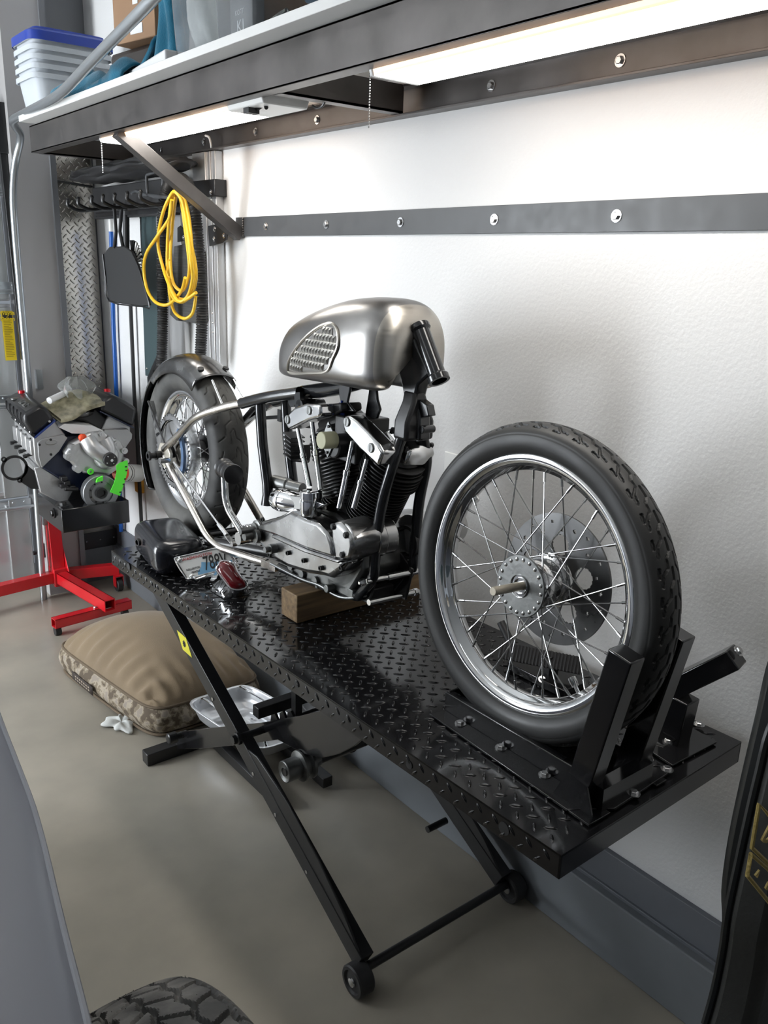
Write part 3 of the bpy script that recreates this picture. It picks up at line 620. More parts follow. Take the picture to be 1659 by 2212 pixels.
for b_,d_ in ((bR,dR),(bF,dF)):
    c=b_+d_*.335; f=V((0,d_.z,-d_.y)); mb=MB()
    P=[]
    for k,(h,s) in enumerate(((-.015,1),(.012,1),(.028,.82),(.034,.55))):
        for (x,y) in ((-.045,-.055),(.01,-.062),(.05,-.05),(.062,0),(.05,.05),(.01,.062),(-.045,.055),(-.05,0)): P.append(c+V((x*s+.02,0,0))+f*(y*s)+d_*h)
    mb.add(P,[tuple(range(8))[::-1],tuple(range(24,32))]+[(r*8+i,r*8+(i+1)%8,r*8+8+(i+1)%8,r*8+8+i) for r in range(3) for i in range(8)])
    ro=O('rocker_box',mb,M['wornchrome'] if d_ is dF else M['fin'],eng,bevel=.006,smooth=60)
    for x,y in ((-.025,-.035),(.06,-.035),(.06,.035),(-.02,.035)):
        mb=MB(); mb.lathe([(.006,0),(.006,.014),(.004,.016)],c+V((x,0,0))+f*y+d_*.02,d_,6); O('head_bolt',mb,M['satinblack'],ro)
# polished rocker end covers
def rocker(pts,lx,dep,screws):
    mb=MB(); mb.prism([B(560+x/4.879,820+y/4.879,lx) for x,y in pts],(dep,0,0)); ro=O('rocker_end_cover',mb,M['wornchrome'],eng,bevel=.007,smooth=60,label='polished rocker end cover')
    for x,y in screws:
        p=B(560+x/4.879,820+y/4.879,lx); mb=MB(); mb.lathe([(.0125,0),(.0125,.004),(.0105,.006),(.0,.006)],p+V((.002,0,0)),(-1,0,0),24); so_=O('slotted_plug',mb,M['dullalloy'],ro); mb=MB(); mb.box(p+V((-.0043,0,0)),(.0006,.0022,.018)); O('slot',mb,M['ink'],so_)
rocker([(270,405),(290,370),(370,290),(480,255),(640,262),(645,380),(610,405),(520,430),(330,525),(300,520),(275,470)],-.095,.05,((300,422),(527,325)))
rocker([(880,410),(905,375),(950,385),(1030,450),(1130,550),(1250,680),(1300,770),(1250,915),(1180,850),(1060,740),(900,560),(880,500)],-.100,.05,((928,445),(1180,720)))
mb=MB(); mb.prism([B(560+x/4.879,820+y/4.879,-.05) for x,y in ((640,265),(860,245),(870,330),(800,370),(650,375))],(.07,0,0)); O('rear_rocker_top',mb,M['fin'],eng,bevel=.006)
mb=MB(); mb.prism([B(560+x/4.879,820+y/4.879,-.02) for x,y in ((1180,575),(1290,570),(1340,610),(1420,620),(1420,890),(1290,890),(1240,760))],(.10,0,0)); O('exhaust_shroud',mb,M['wornchrome'],eng,bevel=.004)
# pushrod tubes
for (a,b_) in (((405,520),(530,1135)),((555,450),(650,1160)),((985,650),(845,1350)),((1135,840),(1000,1350))):
    p,q=B(560+a[0]/4.879,820+a[1]/4.879,-.088),B(560+b_[0]/4.879,820+b_[1]/4.879,-.105)
    mb=MB(); L_=(q-p).length; mb.lathe([(.0062,0),(.0062,L_*.42),(.0092,L_*.43),(.0092,L_*.50),(.0075,L_*.51),(.0082,L_)],p,q-p,18); O('pushrod_tube',mb,M['chrome'],eng)
# intake flange plate, pale plug
p=B(560+700/4.879,820+635/4.879,-.10)
mb=MB(); f=q7([(745,278),(800,400),(790,470),(740,585),(705,500),(703,390)])
mb.prism([B(x,y,-.095) for x,y in f],(.004,0,0)); io=O('intake_flange',mb,M['dullalloy'],eng)
c0=B(700.0,951,-.125); c1=B(718,949,-.095)
mb=MB(); mb.cyl((-.135,c0.y,c0.z),(-.092,c0.y,c0.z-.001),.0225,32); O('intake_plug',mb,M['plug'],eng,bevel=.002)
for x,y in ((752,320),(737,543)): mb=MB(); pp=B(520+x/3.95,840+y/3.95,-.096); mb.lathe([(.004,0),(.004,.004)],pp,(-1,0,0),12); O('flange_screw',mb,M['satinblack'],io)
mb=MB(); mb.cyl((-.09,-1.0,.545),(.06,-1.0,.545),.032,24); mb.bb((-.05,-1.05,.50),(.06,-.95,.62)); O('intake_manifold',mb,M['fin'],eng,bevel=.004)
mb=MB(); pt=B(739,870,-.03); mb.cyl(pt,pt-V((0,0,.045)),.009,16); mb.cyl(pt+V((0,0,.006)),pt,.004,8); O('breather_stud',mb,mat('blue_anodised_stud',(.02,.05,.28),.2,metal=.7),eng)
# black finned coil bracket behind the rear pushrods
mb=MB()
for k in range(6): pc_=B(635,940+k*9,-.03); mb.box(pc_,(.05,.045,.004),Matrix.Rotation(.25,3,'X'))
mb.prism([B(520+x/3.95,840+y/3.95,-.02) for x,y in ((420,520),(520,480),(525,580),(515,615))],(.03,0,0)); O('finned_bracket',mb,M['satinblack'],eng,bevel=.001)
# distributor-like chrome timer
mb=MB(); p=B(672,1086,-.125); mb.lathe([(.010,-.075),(.010,-.032),(.028,-.028),(.030,-.022),(.030,.012),(.0285,.013),(.0285,.016),(.030,.017),(.030,.036),(.026,.038)],p+V((0,0,-.005)),(0,.05,1),36); mb.bb(p+V((-.012,-.04,-.095)),p+V((.012,.03,-.07))); O('timer_housing',mb,M['chrome'],eng,smooth=30)
# chrome generator cap with dome end pointing to the rear
mb=MB(); p=B(567,1085,-.13); 
prof=[(0,-.012),(.014,-.010),(.024,-.004),(.0305,.006),(.032,.016),(.033,.018),(.033,.034),(.031,.036),(.031,.075),(.028,.085),(.026,.12),(.02,.15)]
mb.lathe(prof,V((-.120,-.772,.352)),V((.18,-.85,.05)),36); mb.prism([V((-.125,-.80,.375)),V((-.125,-.93,.392)),V((-.125,-1.02,.395)),V((-.125,-.96,.36)),V((-.125,-.82,.34))],(.05,0,0)); O('oil_filter_housing',mb,M['chrome'],eng,smooth=40,bevel=.003)
# starter / regulator cylinder behind seat posts
mb=MB(); mb.lathe([(.012,-.012),(.012,0),(.021,0),(.021,.06),(.017,.065),(.017,.12)],B(592,1040,-.02),V((.25,-1,.0)),24); O('oil_pump_body',mb,M['dullalloy'],eng)
mb=MB(); mb.cyl((-.06,-.70,.235),(.0,-.70,.235),.035,24); mb.bb((.0,-.80,.20),(.09,-.66,.335)); O('gearbox',mb,M['dullalloy'],eng,bevel=.008)
# primary side drum beyond the down tubes
mb=MB(); mb.lathe([(.055,0),(.063,.006),(.063,.075),(.058,.10),(.05,.105)],V((.10,-1.03,.285)),(1,0,0),44); mb.lathe([(.060,0),(.066,.004),(.066,.012),(.060,.012)],V((.10,-1.10,.285)),(1,0,0),40); O('primary_cover',mb,M['alloy'],eng)
mb=MB(); mb.lathe([(.044,.0),(.052,.003),(.052,.17),(.048,.18)],V((.075,-1.14,.318)),(1,.05,.0),44); O('generator_can',mb,mat('matte_silver_can',(.6,.6,.6),.38,metal=.8),eng)
mb=MB(); mb.lathe([(.038,0),(.046,.0),(.046,.016),(.038,.016),(.038,0)],V((.055,-1.152,.300)),(1,0,0),36,False); O('clamp_band',mb,M['satinblack'],eng)
mb=MB(); mb.tube([(.02,-.93,.72),(.02,-.955,.68)],.004,8)
# ================================================================= lift table
ta=math.radians(1.27); TX=V((math.cos(ta),math.sin(ta),0)); TY=V((-math.sin(ta),math.cos(ta),0)); NL=V((-.681,.80,0))
def T(u,v,z): return NL+TX*u+TY*v+V((0,0,z))
TW,TL,TH=.632,2.047,.83
lift=E('motorcycle_lift','black tread-plate scissor lift table raised on crossed legs, carrying the motorcycle','lift table',T(TW/2,TL/2,0))
def W(name,mb,m,par=None,**k): return O(name,mb,m,lift if par is None else par,world=True,**k)
mb=MB(); mb.prism([T(0,0,TH),T(TW,0,TH),T(TW,TL,TH),T(0,TL,TH)],(0,0,-.005))
mb.lozenges(T(.012,.03,TH),TX,TY,14,46,.0431,L=.0150,W=.0040,H=.0028)
deck=W('deck_plate',mb,M['deck'],smooth=50)
mb=MB(); mb.prism([T(0,0,TH-.001),T(0,TL,TH-.001),T(0,TL,TH-.052),T(0,0,TH-.052)],TX*.004)
mb.lozenges(T(0,TL,TH-.051),-TY,V((0,0,1)),47,1,.0431,L=.0120,W=.0038,H=.0026); W('side_skirt',mb,M['deck'],smooth=50)
mb=MB(); mb.prism([T(0,.0,TH-.001),T(TW,0,TH-.001),T(TW,0,TH-.052),T(0,0,TH-.052)],TY*.004); W('end_skirt',mb,M['black'])
mb=MB(); mb.prism([T(TW,0,TH-.001),T(TW,TL,TH-.001),T(TW,TL,TH-.052),T(TW,0,TH-.052)],-TX*.004); W('side_skirt',mb,M['deck'])
mb=MB(); mb.prism([T(0,TL,TH-.001),T(TW,TL,TH-.001),T(TW,TL,TH-.052),T(0,TL,TH-.052)],-TY*.004); W('end_skirt',mb,M['black'])
mb=MB()
for u in (.05,.53): mb.beam(T(u,.08,TH-.03),T(u,TL-.08,TH-.03),.03,.045)
for v in (.25,.75,1.3,1.85): mb.beam(T(.02,v,TH-.022),T(TW-.02,v,TH-.022),.03,.03)
W('under_frame',mb,M['satinblack'])
for x,y,r in ((278,1224,.012),(334,1266,.006),(641,1478,.009),(884,1652,.010),(1089,1790,.0135)):
    p=un(x,y,'x',-.70); u=(p-NL).dot(TY); p=un(x,y,'x',(NL+TY*u).x-.0007); mb=MB(); mb.lathe([(r,0),(r,.0012)],p,-TX,24); W('skirt_hole',mb,M['ink'])
mb=MB(); p,q=T(.17,1.475,TH+.0004),T(.615,1.475,TH+.0004); mb.beam(p,q,.005,.0012); mb.beam(T(.17,1.475,TH+.0004),T(.17,TL-.02,TH+.0004),.003,.0012); W('drop_panel_seam',mb,M['ink'])
# scissor legs
xl,xr=-.635,-.115
for x,w_ in ((xl,.034),(xr,.034)):
    mb=MB(); mb.beam((x,1.425,.080),(x,2.685,.755),w_+.006,.056); s=.018
    arc=[(x-s,1.44,.055),(x-s,1.415,.10),(x-s,1.50,.185),(x-s,1.62,.275),(x-s,1.78,.365),(x-s,1.95,.425),(x-s,2.03,.42),(x-s,1.96,.36)]
    mb.prism(arc,(.006,0,0)); leg=W('leg',mb,M['satinblack'],bevel=.002)
    if x==xl:
        for a in (.19,.32,.42,.62):
            y=1.43+1.275*a; z=.075+.68*a; b=MB(); b.lathe([(.006,0),(.006,.003)],(x-.0205,y,z),(-1,0,0),8); W('rivet',b,M['zinc'],leg)
        # diamond warning sticker wrapped on the outer face
        d_=V((0,1.275,.68)).normalized(); g_=V((0,-.68,1.275)).normalized(); c=V((x-.0205,2.417,.612)); b=MB()
        b.prism([c+d_*.062,c+g_*.030,c-d_*.062,c-g_*.030],(-.0006,0,0)); sk=W('warning_sticker',b,M['stickeryellow'],leg)
        b=MB()
        for k in range(5):
            an=k*PI/5+.3; b.beam(c+V((-.0009,math.cos(an)*.012,math.sin(an)*.012)),c-V((.0009,math.cos(an)*.012,math.sin(an)*.012)),.0006,.0035,(0,-math.sin(an),math.cos(an)))
        W('sticker_symbol',b,M['ink'],sk)
for x in (-.575,-.175):
    mb=MB(); pts=[(375,1582),(445,1574),(560,1562),(650,1546),(720,1527),(800,1560),(792,1590),(765,1612),(730,1630),(695,1637),(660,1630),(625,1612),(600,1598),(545,1606),(440,1617),(385,1618)]
    P=[un(a,b,'x',-.575) for a,b in pts]; P=[V((x,p.y,p.z)) for p in P]; mb.prism(P,(.008,0,0)); arm=W('lift_arm',mb,M['black'],bevel=.0015)
mb=MB(); mb.beam((-.69,2.735,.026),(-.06,2.735,.026),.05,.05); W('floor_bar',mb,M['satinblack'],bevel=.003)
mb=MB(); mb.beam((-.42,2.70,.03),(-.42,2.20,.03),.04,.04); mb.beam((-.22,2.70,.03),(-.22,2.20,.03),.04,.04); mb.cyl((-.32,2.33,.06),(-.32,1.93,.36),.028,20); W('hydraulic_ram',mb,M['satinblack'],bevel=.002)
c=V((-.597,2.655,.125)); mb=MB(); mb.cyl(c,(-.555,2.655,.125),.013,16); mb.lathe([(.021,0),(.021,.03),(.017,.033)],c+V((.0,0,0)),(-1,0,0),24); W('pivot_pin',mb,M['satinblack'])
c=un(517,1594,'x',-.655); mb=MB(); mb.cyl(c,V((-.12,c.y,c.z)),.012,16); mb.lathe([(.020,0),(.020,.01),(.014,.012),(.014,.024)],c,(-1,0,0),8); W('pivot_bolt',mb,M['satinblack'])
rc=un(613,1668,'x',-.635); mb=MB(); mb.lathe([(.013,0),(.013,.004),(.024,.004),(.030,.0),(.032,.002),(.032,.045),(.030,.048),(.046,.052),(.046,.058),(.034,.062),(.034,.075),(.046,.080),(.046,.088),(.03,.092),(.02,.12)],rc,(1,0,0),36,False); W('roller',mb,M['dullalloy'],smooth=35)
mb=MB(); mb.cyl(rc+V((.002,0,0)),V((-.15,rc.y,rc.z)),.012,16); mb.cyl(rc+V((.10,0,0)),rc+V((.42,0,0)),.017,16); W('roller_shaft',mb,M['satinblack'])
p=un(552,1538,'x',-.60); mb=MB(); mb.beam(p,V((-.12,p.y,p.z)),.036,.036); W('cross_brace',mb,M['satinblack'],bevel=.002)
p=un(641,1470,'x',-.50); q=un(641,1543,'x',-.50); mb=MB(); mb.beam((p.x,q.y,q.z+.13),(p.x,q.y,q.z),.024,.024,(0,1,0)); W('safety_bar',mb,M['satinblack'])
mb=MB(); P=[un(a,b,'x',-.52) for a,b in ((560,1571),(584,1560),(586,1541),(592,1538),(600,1556),(604,1556),(604,1540),(611,1536),(617,1553),(620,1553),(621,1538),(628,1536),(634,1550),(650,1546),(650,1552),(600,1566))]; mb.prism(P,(.008,0,0)); W('safety_rack',mb,M['satinblack'])
# casters and axle
for x in (-.662,-.085):
    mb=MB(); mb.lathe([(.012,.0),(.030,.003),(.033,-.003),(.041,-.003),(.0445,.001),(.0445,.040),(.041,.044),(.012,.040)],(x-.02,1.415,.0445),(1,0,0),36); c_=W('caster_wheel',mb,M['flatblack'],smooth=30)
    mb=MB(); mb.lathe([(.013,0),(.012,.004),(.006,.006)],(x-.021,1.415,.0445),(-1,0,0),20); W('hub_cap',mb,M['zinc'],c_)
mb=MB(); mb.cyl((-.65,1.42,.06),(-.10,1.42,.06),.0125,16); W('caster_axle',mb,M['satinblack'])
mb=MB(); mb.cyl((-.18,1.70,.115),(-.10,1.70,.115),.011,12); W('stop_peg',mb,M['satinblack'])
# ================================================================= wheel chock
ch=E('wheel_chock','black steel wheel chock with two leaning posts bolted to the lift around the front wheel','wheel chock',T(.24,.2,TH+.003))
def Wc(name,mb,m,**k): return O(name,mb,m,ch,world=True,**k)
zt=TH+.0035
mb=MB(); mb.bb((-.515,.88,zt),(-.508,1.30,zt+.052)); mb.bb((-.508,1.292,zt),(-.365,1.30,zt+.052)); mb.bb((-.372,.88,zt),(-.365,1.30,zt+.052)); Wc('trough',mb,M['black'],bevel=.002)
mb=MB(); mb.prism([(-.508,1.292,zt+.050),(-.494,1.292,zt+.050),(-.494,.95,zt+.050),(-.508,.95,zt+.05)],(0,0,-.003)); mb.prism([(-.392,1.292,zt+.050),(-.372,1.292,zt+.050),(-.372,.95,zt+.05),(-.392,.95,zt+.050)],(0,0,-.003)); mb.prism([(-.508,.90,zt),(-.372,.90,zt),(-.372,1.29,zt),(-.508,1.29,zt)],(0,0,.003)); Wc('trough_lips',mb,M['black'])
mb=MB(); mb.prism([(-.58,.82,zt),(-.515,.82,zt),(-.515,1.30,zt),(-.555,1.305,zt)],(0,0,.005)); mb.prism([(-.365,.82,zt),(-.33,.82,zt),(-.33,1.28,zt),(-.365,1.28,zt)],(0,0,.005)); mb.prism([(-.58,.875,zt),(-.50,.822,zt),(-.30,.832,zt),(-.335,.90,zt)],(0,0,.0065)); Wc('mounting_flange',mb,M['black'],bevel=.001)
for x0,x1,lb in ((-.553,-.509,'post on the near side of the wheel'),(-.392,-.350,'post on the wall side of the wheel')):
    mb=MB(); xm=(x0+x1)/2; a,b=V((xm,.885,zt)),V((xm,.815,1.182)); ang=V((1,0,0)); mb.beam(a,b,.052,.044,(1,0,0)); Wc('post',mb,M['black'],bevel=.003,label=lb)
mb=MB(); mb.prism([(-.557,.93,zt),(-.557,.90,zt+.07),(-.557,.85,zt+.06),(-.557,.83,zt)],(.004,0,0)); mb.beam((-.53,.845,zt+.03),(-.37,.845,zt+.03),.03,.05); Wc('gusset',mb,M['black'])
for x,y in ((994,1564),(1082,1616),(1176,1675),(1369,1715)):
    p=un(x,y,'z',zt+.005); mb=MB(); mb.hexbolt(p,(0,0,1),.0088,.008); Wc('bolt',mb,M['zinc'])
mb=MB(); P=[un(a,b,'z',zt) for a,b in ((1368,1602),(1452,1657),(1548,1606),(1470,1562))]; mb.prism(P,(0,0,.005)); bp=Wc('clamp_base_plate',mb,M['black'],bevel=.001)
pc=un(1455,1600,'z',zt)
mb=MB(); mb.beam(pc,pc+V((.0,-.01,.115)),.05,.05,(0,1,0)); Wc('clamp_pedestal',mb,M['black'],bevel=.003)
a=pc+V((-.005,.035,.108)); e=un(1592,1418,'x',a.x+.03); k=(e-a)
mb=MB(); mb.beam(a,a+k,.052,.045); Wc('clamp_arm',mb,M['black'],bevel=.003)
mb=MB(); nn=k.normalized(); mb.hexbolt(a+k+V((0,0,.012)),nn,.008,.008); Wc('bolt',mb,M['zinc'])
mb=MB(); g=[un(x,y,'z',zt+.004+h) for x,y,h in ((1400,1600,0),(1410,1602,.001),(1420,1606,.002),(1432,1612,.001),(1445,1607,0),(1455,1604,0))]; mb.tube(g,.003,6); Wc('weld_bead',mb,M['dullalloy'])
for x,y in ((1444,1599),(1510,1563),(1441,1660)):
    p=un(x,y+3,'z',zt+.005); mb=MB(); mb.hexbolt(p,(0,0,1),.0088,.008); Wc('bolt',mb,M['zinc'])
# foot pedal unit on the lift deck beyond the wheel
fp=E('foot_pedal','black ribbed foot pedal on a hydraulic pump, seen through the spokes of the front wheel','foot pedal',(-.16,1.28,TH))
A=un(1082,1386,'z',.915); Bq=un(1258,1420,'z',.915); dirp=(Bq-A).normalized(); sd=V((-dirp.y,dirp.x,0)); sd=sd if sd.x<0 else -sd; sd=(sd*.55+V((0,0,-.8))).normalized(); tn_=dirp.cross(sd); tn_=tn_ if tn_.z>0 else -tn_
L_=min((Bq-A).length,.24); mb=MB()
mb.prism([A,A+dirp*L_,A+dirp*L_+sd*.042,A+sd*.042],-tn_*.014)
for i in range(24): mb.beam(A+dirp*(L_*(i+.5)/24)+V((0,0,.001)),A+dirp*(L_*(i+.5)/24)+sd*.045+V((0,0,.001)),.0045,.004,tn_)
O('pedal_pad',mb,M['flatblack'],fp,world=True,bevel=.001)
m_=A+dirp*.12+sd*.02; m_.x+=.02; mb=MB(); mb.beam(V((m_.x,m_.y,.84)),V((m_.x,m_.y,.905)),.035,.03,(0,1,0)); mb.prism([V((m_.x-.05,m_.y-.09,.834)),V((m_.x+.03,m_.y-.09,.834)),V((m_.x+.03,m_.y+.10,.834)),V((m_.x-.05,m_.y+.10,.834))],(0,0,.022)); O('pump_body',mb,M['black'],fp,world=True,bevel=.002)
mb=MB(); mb.lathe([(.007,0),(.010,.004),(.010,.012),(.007,.016),(.006,.024),(.009,.026),(.009,.034)],m_+V((-.03,-.0,-.07)),(-.3,-.3,.5),14); O('air_fitting',mb,M['zinc'],fp,world=True)
mb=MB(); mb.cyl(A+dirp*.03+V((.01,.0,-.02)),A+dirp*.02+V((.02,.05,.035)),.011,14); O('release_lever',mb,M['flatblack'],fp,world=True)
# ================================================================= wood block
mb=MB(); mb.bb((-.527,1.925,TH+.002),(-.057,2.012,TH+.088)); wb=tag(O('wood_block',mb,M['wood'],bevel=.003),'short thick timber block holding up the motorcycle on the lift','wood block')
# ================================================================= oil tank
ot=E('oil_tank','rounded black oil tank lying at the far end of the lift below the rear wheel','oil tank',(-.60,2.62,TH))
cs,sn=math.cos(math.radians(-9)),math.sin(math.radians(-9))
def ots(u,v):
    a=2*PI*u; t=(v-.5)*2; zc_=TH+.055
    x=.088*math.copysign(abs(math.cos(a))**.45,math.cos(a)); z=.056*math.copysign(abs(math.sin(a))**.5,math.sin(a))
    y=.165*math.copysign(abs(t)**.8,t); k=(1-abs(t)**7)**.5 if abs(t)<1 else 0
    x*=.25+.75*k; z*=.25+.75*k
    if z>0: z*=1.12
    z+=.002
    return V((-.605+x*cs-y*sn,2.625+x*sn+y*cs,zc_+.002+z))
mb=MB(); mb.grid(ots,48,28,True,False); n=len(mb.v); mb.f+= [tuple(i*28 for i in range(48)),tuple(i*28+27 for i in range(48))]; mb.m+=[0,0]
O('tank_body',mb,mat('black_oil_tank_paint',(.014,.015,.020),.2,coat=.3,rvary=.08,vscale=9),ot,world=True,smooth=50)
p=un(319,1172,'y',2.60); mb=MB(); mb.lathe([(.013,0),(.013,.010),(.009,.010),(.009,.004)],V((-.694,2.66,TH+.078)),(-1,-.15,0),20); O('fitting',mb,M['satinblack'],ot,world=True)
mb=MB(); mb.lathe([(.024,0),(.028,.004),(.028,.05),(.024,.06)],V((-.475,2.50,TH+.032)),(0,1,.05),24); O('filler_neck',mb,M['satinblack'],ot,world=True)
mb=MB(); mb.lathe([(.027,0),(.029,0),(.029,.007),(.027,.007)],V((-.475,2.487,TH+.032)),(0,1,.05),28,False); O('filler_ring',mb,M['wornchrome'],ot,world=True)
# ================================================================= licence plate and tail lamp
def onp(x,y,P0,n):
    d=V(ray(x,y)); C=V(CAM); return C+d*((P0-C).dot(n)/d.dot(n))
pl=E('licence_plate_and_tail_lamp','number plate with chrome frame joined to a red tombstone tail lamp, lying on the lift','tail lamp',un(470,1262,'z',TH+.002))
P0=un(405,1252,'z',TH+.018); n=V((-.42,-.62,.66)).normalized()
TLp,BLp,BRp=onp(379,1207,P0,n),onp(406,1250,P0,n),onp(512,1224,P0,n)
ux=(BRp-BLp).normalized(); uy=(TLp-BLp); uy=(uy-ux*uy.dot(ux)).normalized(); pw_,ph_=(BRp-BLp).length,(TLp-BLp).length
TRp=TLp+(BRp-BLp)
print('PLATE size',pw_,ph_)
nz=ux.cross(uy).normalized(); nz=nz if nz.dot(n)>0 else -nz
mb=MB(); mb.prism([BLp,BRp,TRp,TLp],-nz*.0015); pb=O('number_plate',mb,M['plate'],pl,world=True)
ey=(TLp-BLp).normalized()
def pp(u,v,h=.0006): return BLp+(BRp-BLp)*u+(TLp-BLp)*v+nz*h
mb=MB(); mb.prism([pp(.22,.05),pp(.98,.05),pp(.98,.34),pp(.52,.5),pp(.42,.58),pp(.36,.36),pp(.25,.2)],nz*.0001); O('plate_mountain',mb,M['plateblue'],pb)
Mt=lambda u,v: basis(pp(u,v,.0009),ux,ey)
def ptext(b,u,v,size,m,sq=1,bold=0): return text('plate_lettering',b,size,basis(pp(u,v,.001),BRp-BLp,TLp-BLp),m,pb,squash=sq,bold=bold,world=False)
ptext('WASHINGTON',.40,.86,ph_*.17,M['platered'],pw_*.62/(ph_*.17*6.9))
ptext('788V',.67,.44,ph_*.86,M['platetext'],pw_*.56/(ph_*.86*2.45),ph_*.006)
ptext('COLLECTOR',.20,.38,ph_*.11,M['platetext'],pw_*.30/(ph_*.11*6.2)); ptext('VEHICLE',.21,.22,ph_*.11,M['platetext'],pw_*.22/(ph_*.11*4.7))
mb=MB(); mb.tube(rnd([pp(.5,-.02),pp(-.02,-.03),pp(-.03,.5)],.006,4)[:-1]+rnd([pp(-.03,.5),pp(-.02,1.04),pp(.5,1.03)],.006,4)[:-1]+rnd([pp(.5,1.03),pp(1.03,1.04),pp(1.03,.5)],.006,4)[:-1]+rnd([pp(1.03,.5),pp(1.03,-.03),pp(.5,-.02)],.006,4)[:-1],.0032,8,True); O('plate_frame',mb,M['chrome'],pl,world=True)
for u,v in ((.06,.88),(.09,.05),(.95,.9),(.96,.08)): mb=MB(); mb.lathe([(.008,0),(.008,.002),(.0045,.003),(.0045,.008),(.003,.009)],pp(u,v,0),nz,16); O('plate_bolt',mb,M['wornchrome'],pl,world=True)
mb=MB(); mb.tube([pp(.12,-.04),pp(.14,-.12),pp(.5,-.10),pp(.62,-.02)],.0045,8); mb.prism([pp(.1,.0,-.004),pp(.9,.0,-.004),pp(.8,.5,-.006),pp(.2,.5,-.006)],-nz*.003); O('plate_bracket',mb,M['chrome'],pl,world=True)
# lamp body
L0=un(512,1276,'z',TH+.038)
def lampc(pts,h=0,m_=n): return [onp(280+x/4.879,1120+y/4.879,L0,n)+n*h for x,y in pts]
lens=[(945,500),(960,470),(1000,455),(1060,470),(1105,500),(1130,560),(1180,630),(1225,690),(1215,725),(1150,745),(1080,735),(1040,700),(980,620),(925,545)]
lc=V((0,0,0))
LP=lampc(lens); lc=sum(LP,V())/len(LP)
mb=MB()
def lens_fn(k): return [lc+(p-lc)*s_+n*h_ for p in LP for s_,h_ in ((k[0],k[1]),)]
Pp=[];levels=((1,0),(.98,.006),(.88,.011),(.6,.015))
for k in levels: Pp+=lens_fn(k)
m_=len(LP); Ff=[(r*m_+i,r*m_+(i+1)%m_,(r+1)*m_+(i+1)%m_,(r+1)*m_+i) for r in range(3) for i in range(m_)]+[tuple(3*m_+i for i in range(m_))]
mb.add(Pp,Ff); O('red_lens',mb,M['redlens'],pl,world=True,smooth=70)
mb=MB(); mb.tube([lc+(p-lc)*1.05+n*.002 for p in spline(LP,3,True)],.0042,8,True); O('lens_bezel',mb,M['chrome'],pl,world=True)
base=[un(280+x/4.879,1120+y/4.879,'z',TH+.004) for x,y in ((950,560),(1040,560),(1140,620),(1230,690),(1285,745),(1270,780),(1110,830),(990,840),(880,770),(790,700),(830,640),(850,600),(880,580),(920,560))]
mb=MB(); Q=spline(LP,1,True); 
def near(i): return LP[i]
order=sorted(range(m_),key=lambda i: math.atan2((LP[i]-lc).dot(uy),(LP[i]-lc).dot(ux)))
bc=sum(base,V())/len(base); bo=sorted(base,key=lambda p: math.atan2((p-bc).dot(V((uy.x,uy.y,0))),(p-bc).dot(V((ux.x,ux.y,0)))))
R0=[lc+(LP[i]-lc)*1.06-n*.002 for i in order]; R1=[lc+(LP[i]-lc)*1.08-n*.016 for i in order]; R3=[p+V((0,0,-.002)) for p in bo]; R2=[R1[i].lerp(bo[i],.62)-V((0,0,.004)) for i in range(m_)]
PP=R0+R1+R2+bo+R3; mb.add(PP,[(r*m_+i,r*m_+(i+1)%m_,(r+1)*m_+(i+1)%m_,(r+1)*m_+i) for r in range(4) for i in range(m_)]+[tuple(range(m_)),tuple(range(4*m_,5*m_))]); O('lamp_body',mb,M['chrome'],pl,world=True,smooth=60)
# ================================================================= dog bed
bed=E('dog_bed','plump tan dog bed with camouflage sides on the floor beside the lift','dog bed',(-.40,3.25,0))
Cn=[V((-.60,2.86,0)),V((-.71,3.70,0)),V((-.16,3.66,0)),V((-.10,2.86,0))] # near, left-far, right-far, right-near
def corner(u,v):  # u along near->right, v along near->left
    return Cn[0]*(1-u)*(1-v)+Cn[3]*u*(1-v)+Cn[2]*u*v+Cn[1]*(1-u)*v
def sq(u,v,r=.06):
    # pull the corners in a little so that they read rounded
    cu,cv=u-.5,v-.5; k=max(abs(cu),abs(cv))*2
    if k>0:
        m=(abs(cu*2)**8+abs(cv*2)**8)**(1/8); f=1+(k/m-1)*k**5; cu,cv=cu*f,cv*f
    return cu+.5,cv+.5
def bedtop(i,j):
    u,v=i,j; e=min(u,1-u,v,1-v); p=corner(*sq(u,v)); bulge=max(0,(1-abs(2*u-1)**2.4)*(1-abs(2*v-1)**2.4))**.62
    cr=.006*math.sin(v*62+3*math.sin(u*7))*math.exp(-((u)/.16)**2)*min(1,u*30)+.005*math.sin(u*50+2*math.sin(v*9))*math.exp(-(v/.14)**2)*min(1,v*30)+.004*math.sin(v*55)*math.exp(-((1-u)/.14)**2)*min(1,(1-u)*30)
    p.z=.130+.185*bulge+cr*1.8+.006*math.sin(5*u+9*v)*bulge-.02*math.exp(-((u-.7)**2+(v-.25)**2)/.03)
    return p
mb=MB(); mb.grid(bedtop,90,100); O('top_cover',mb,M['tan'],bed,world=True,smooth=80)
def rim(t):
    t=t%1*4; k=int(t); f=t-k
    u,v=((0,f),(f,1),(1,1-f),(1-f,0))[k]; return corner(*sq(u,v))
def band(i,j):
    p=rim(i); c=corner(.5,.5); o=(p-c).normalized(); b=math.sin(PI*j)
    q=p+V((o.x,o.y,0))*(.030*b+.004*math.sin(i*90)*b-.01*(1-j)); q.z=.012+.118*j+.004*math.sin(i*40)*b; return q
mb=MB(); mb.grid(band,200,14,True,False); n0=14; mb.f.append(tuple(i*14 for i in range(200))); mb.m.append(0); O('side_band',mb,M['camo'],bed,world=True,smooth=80)
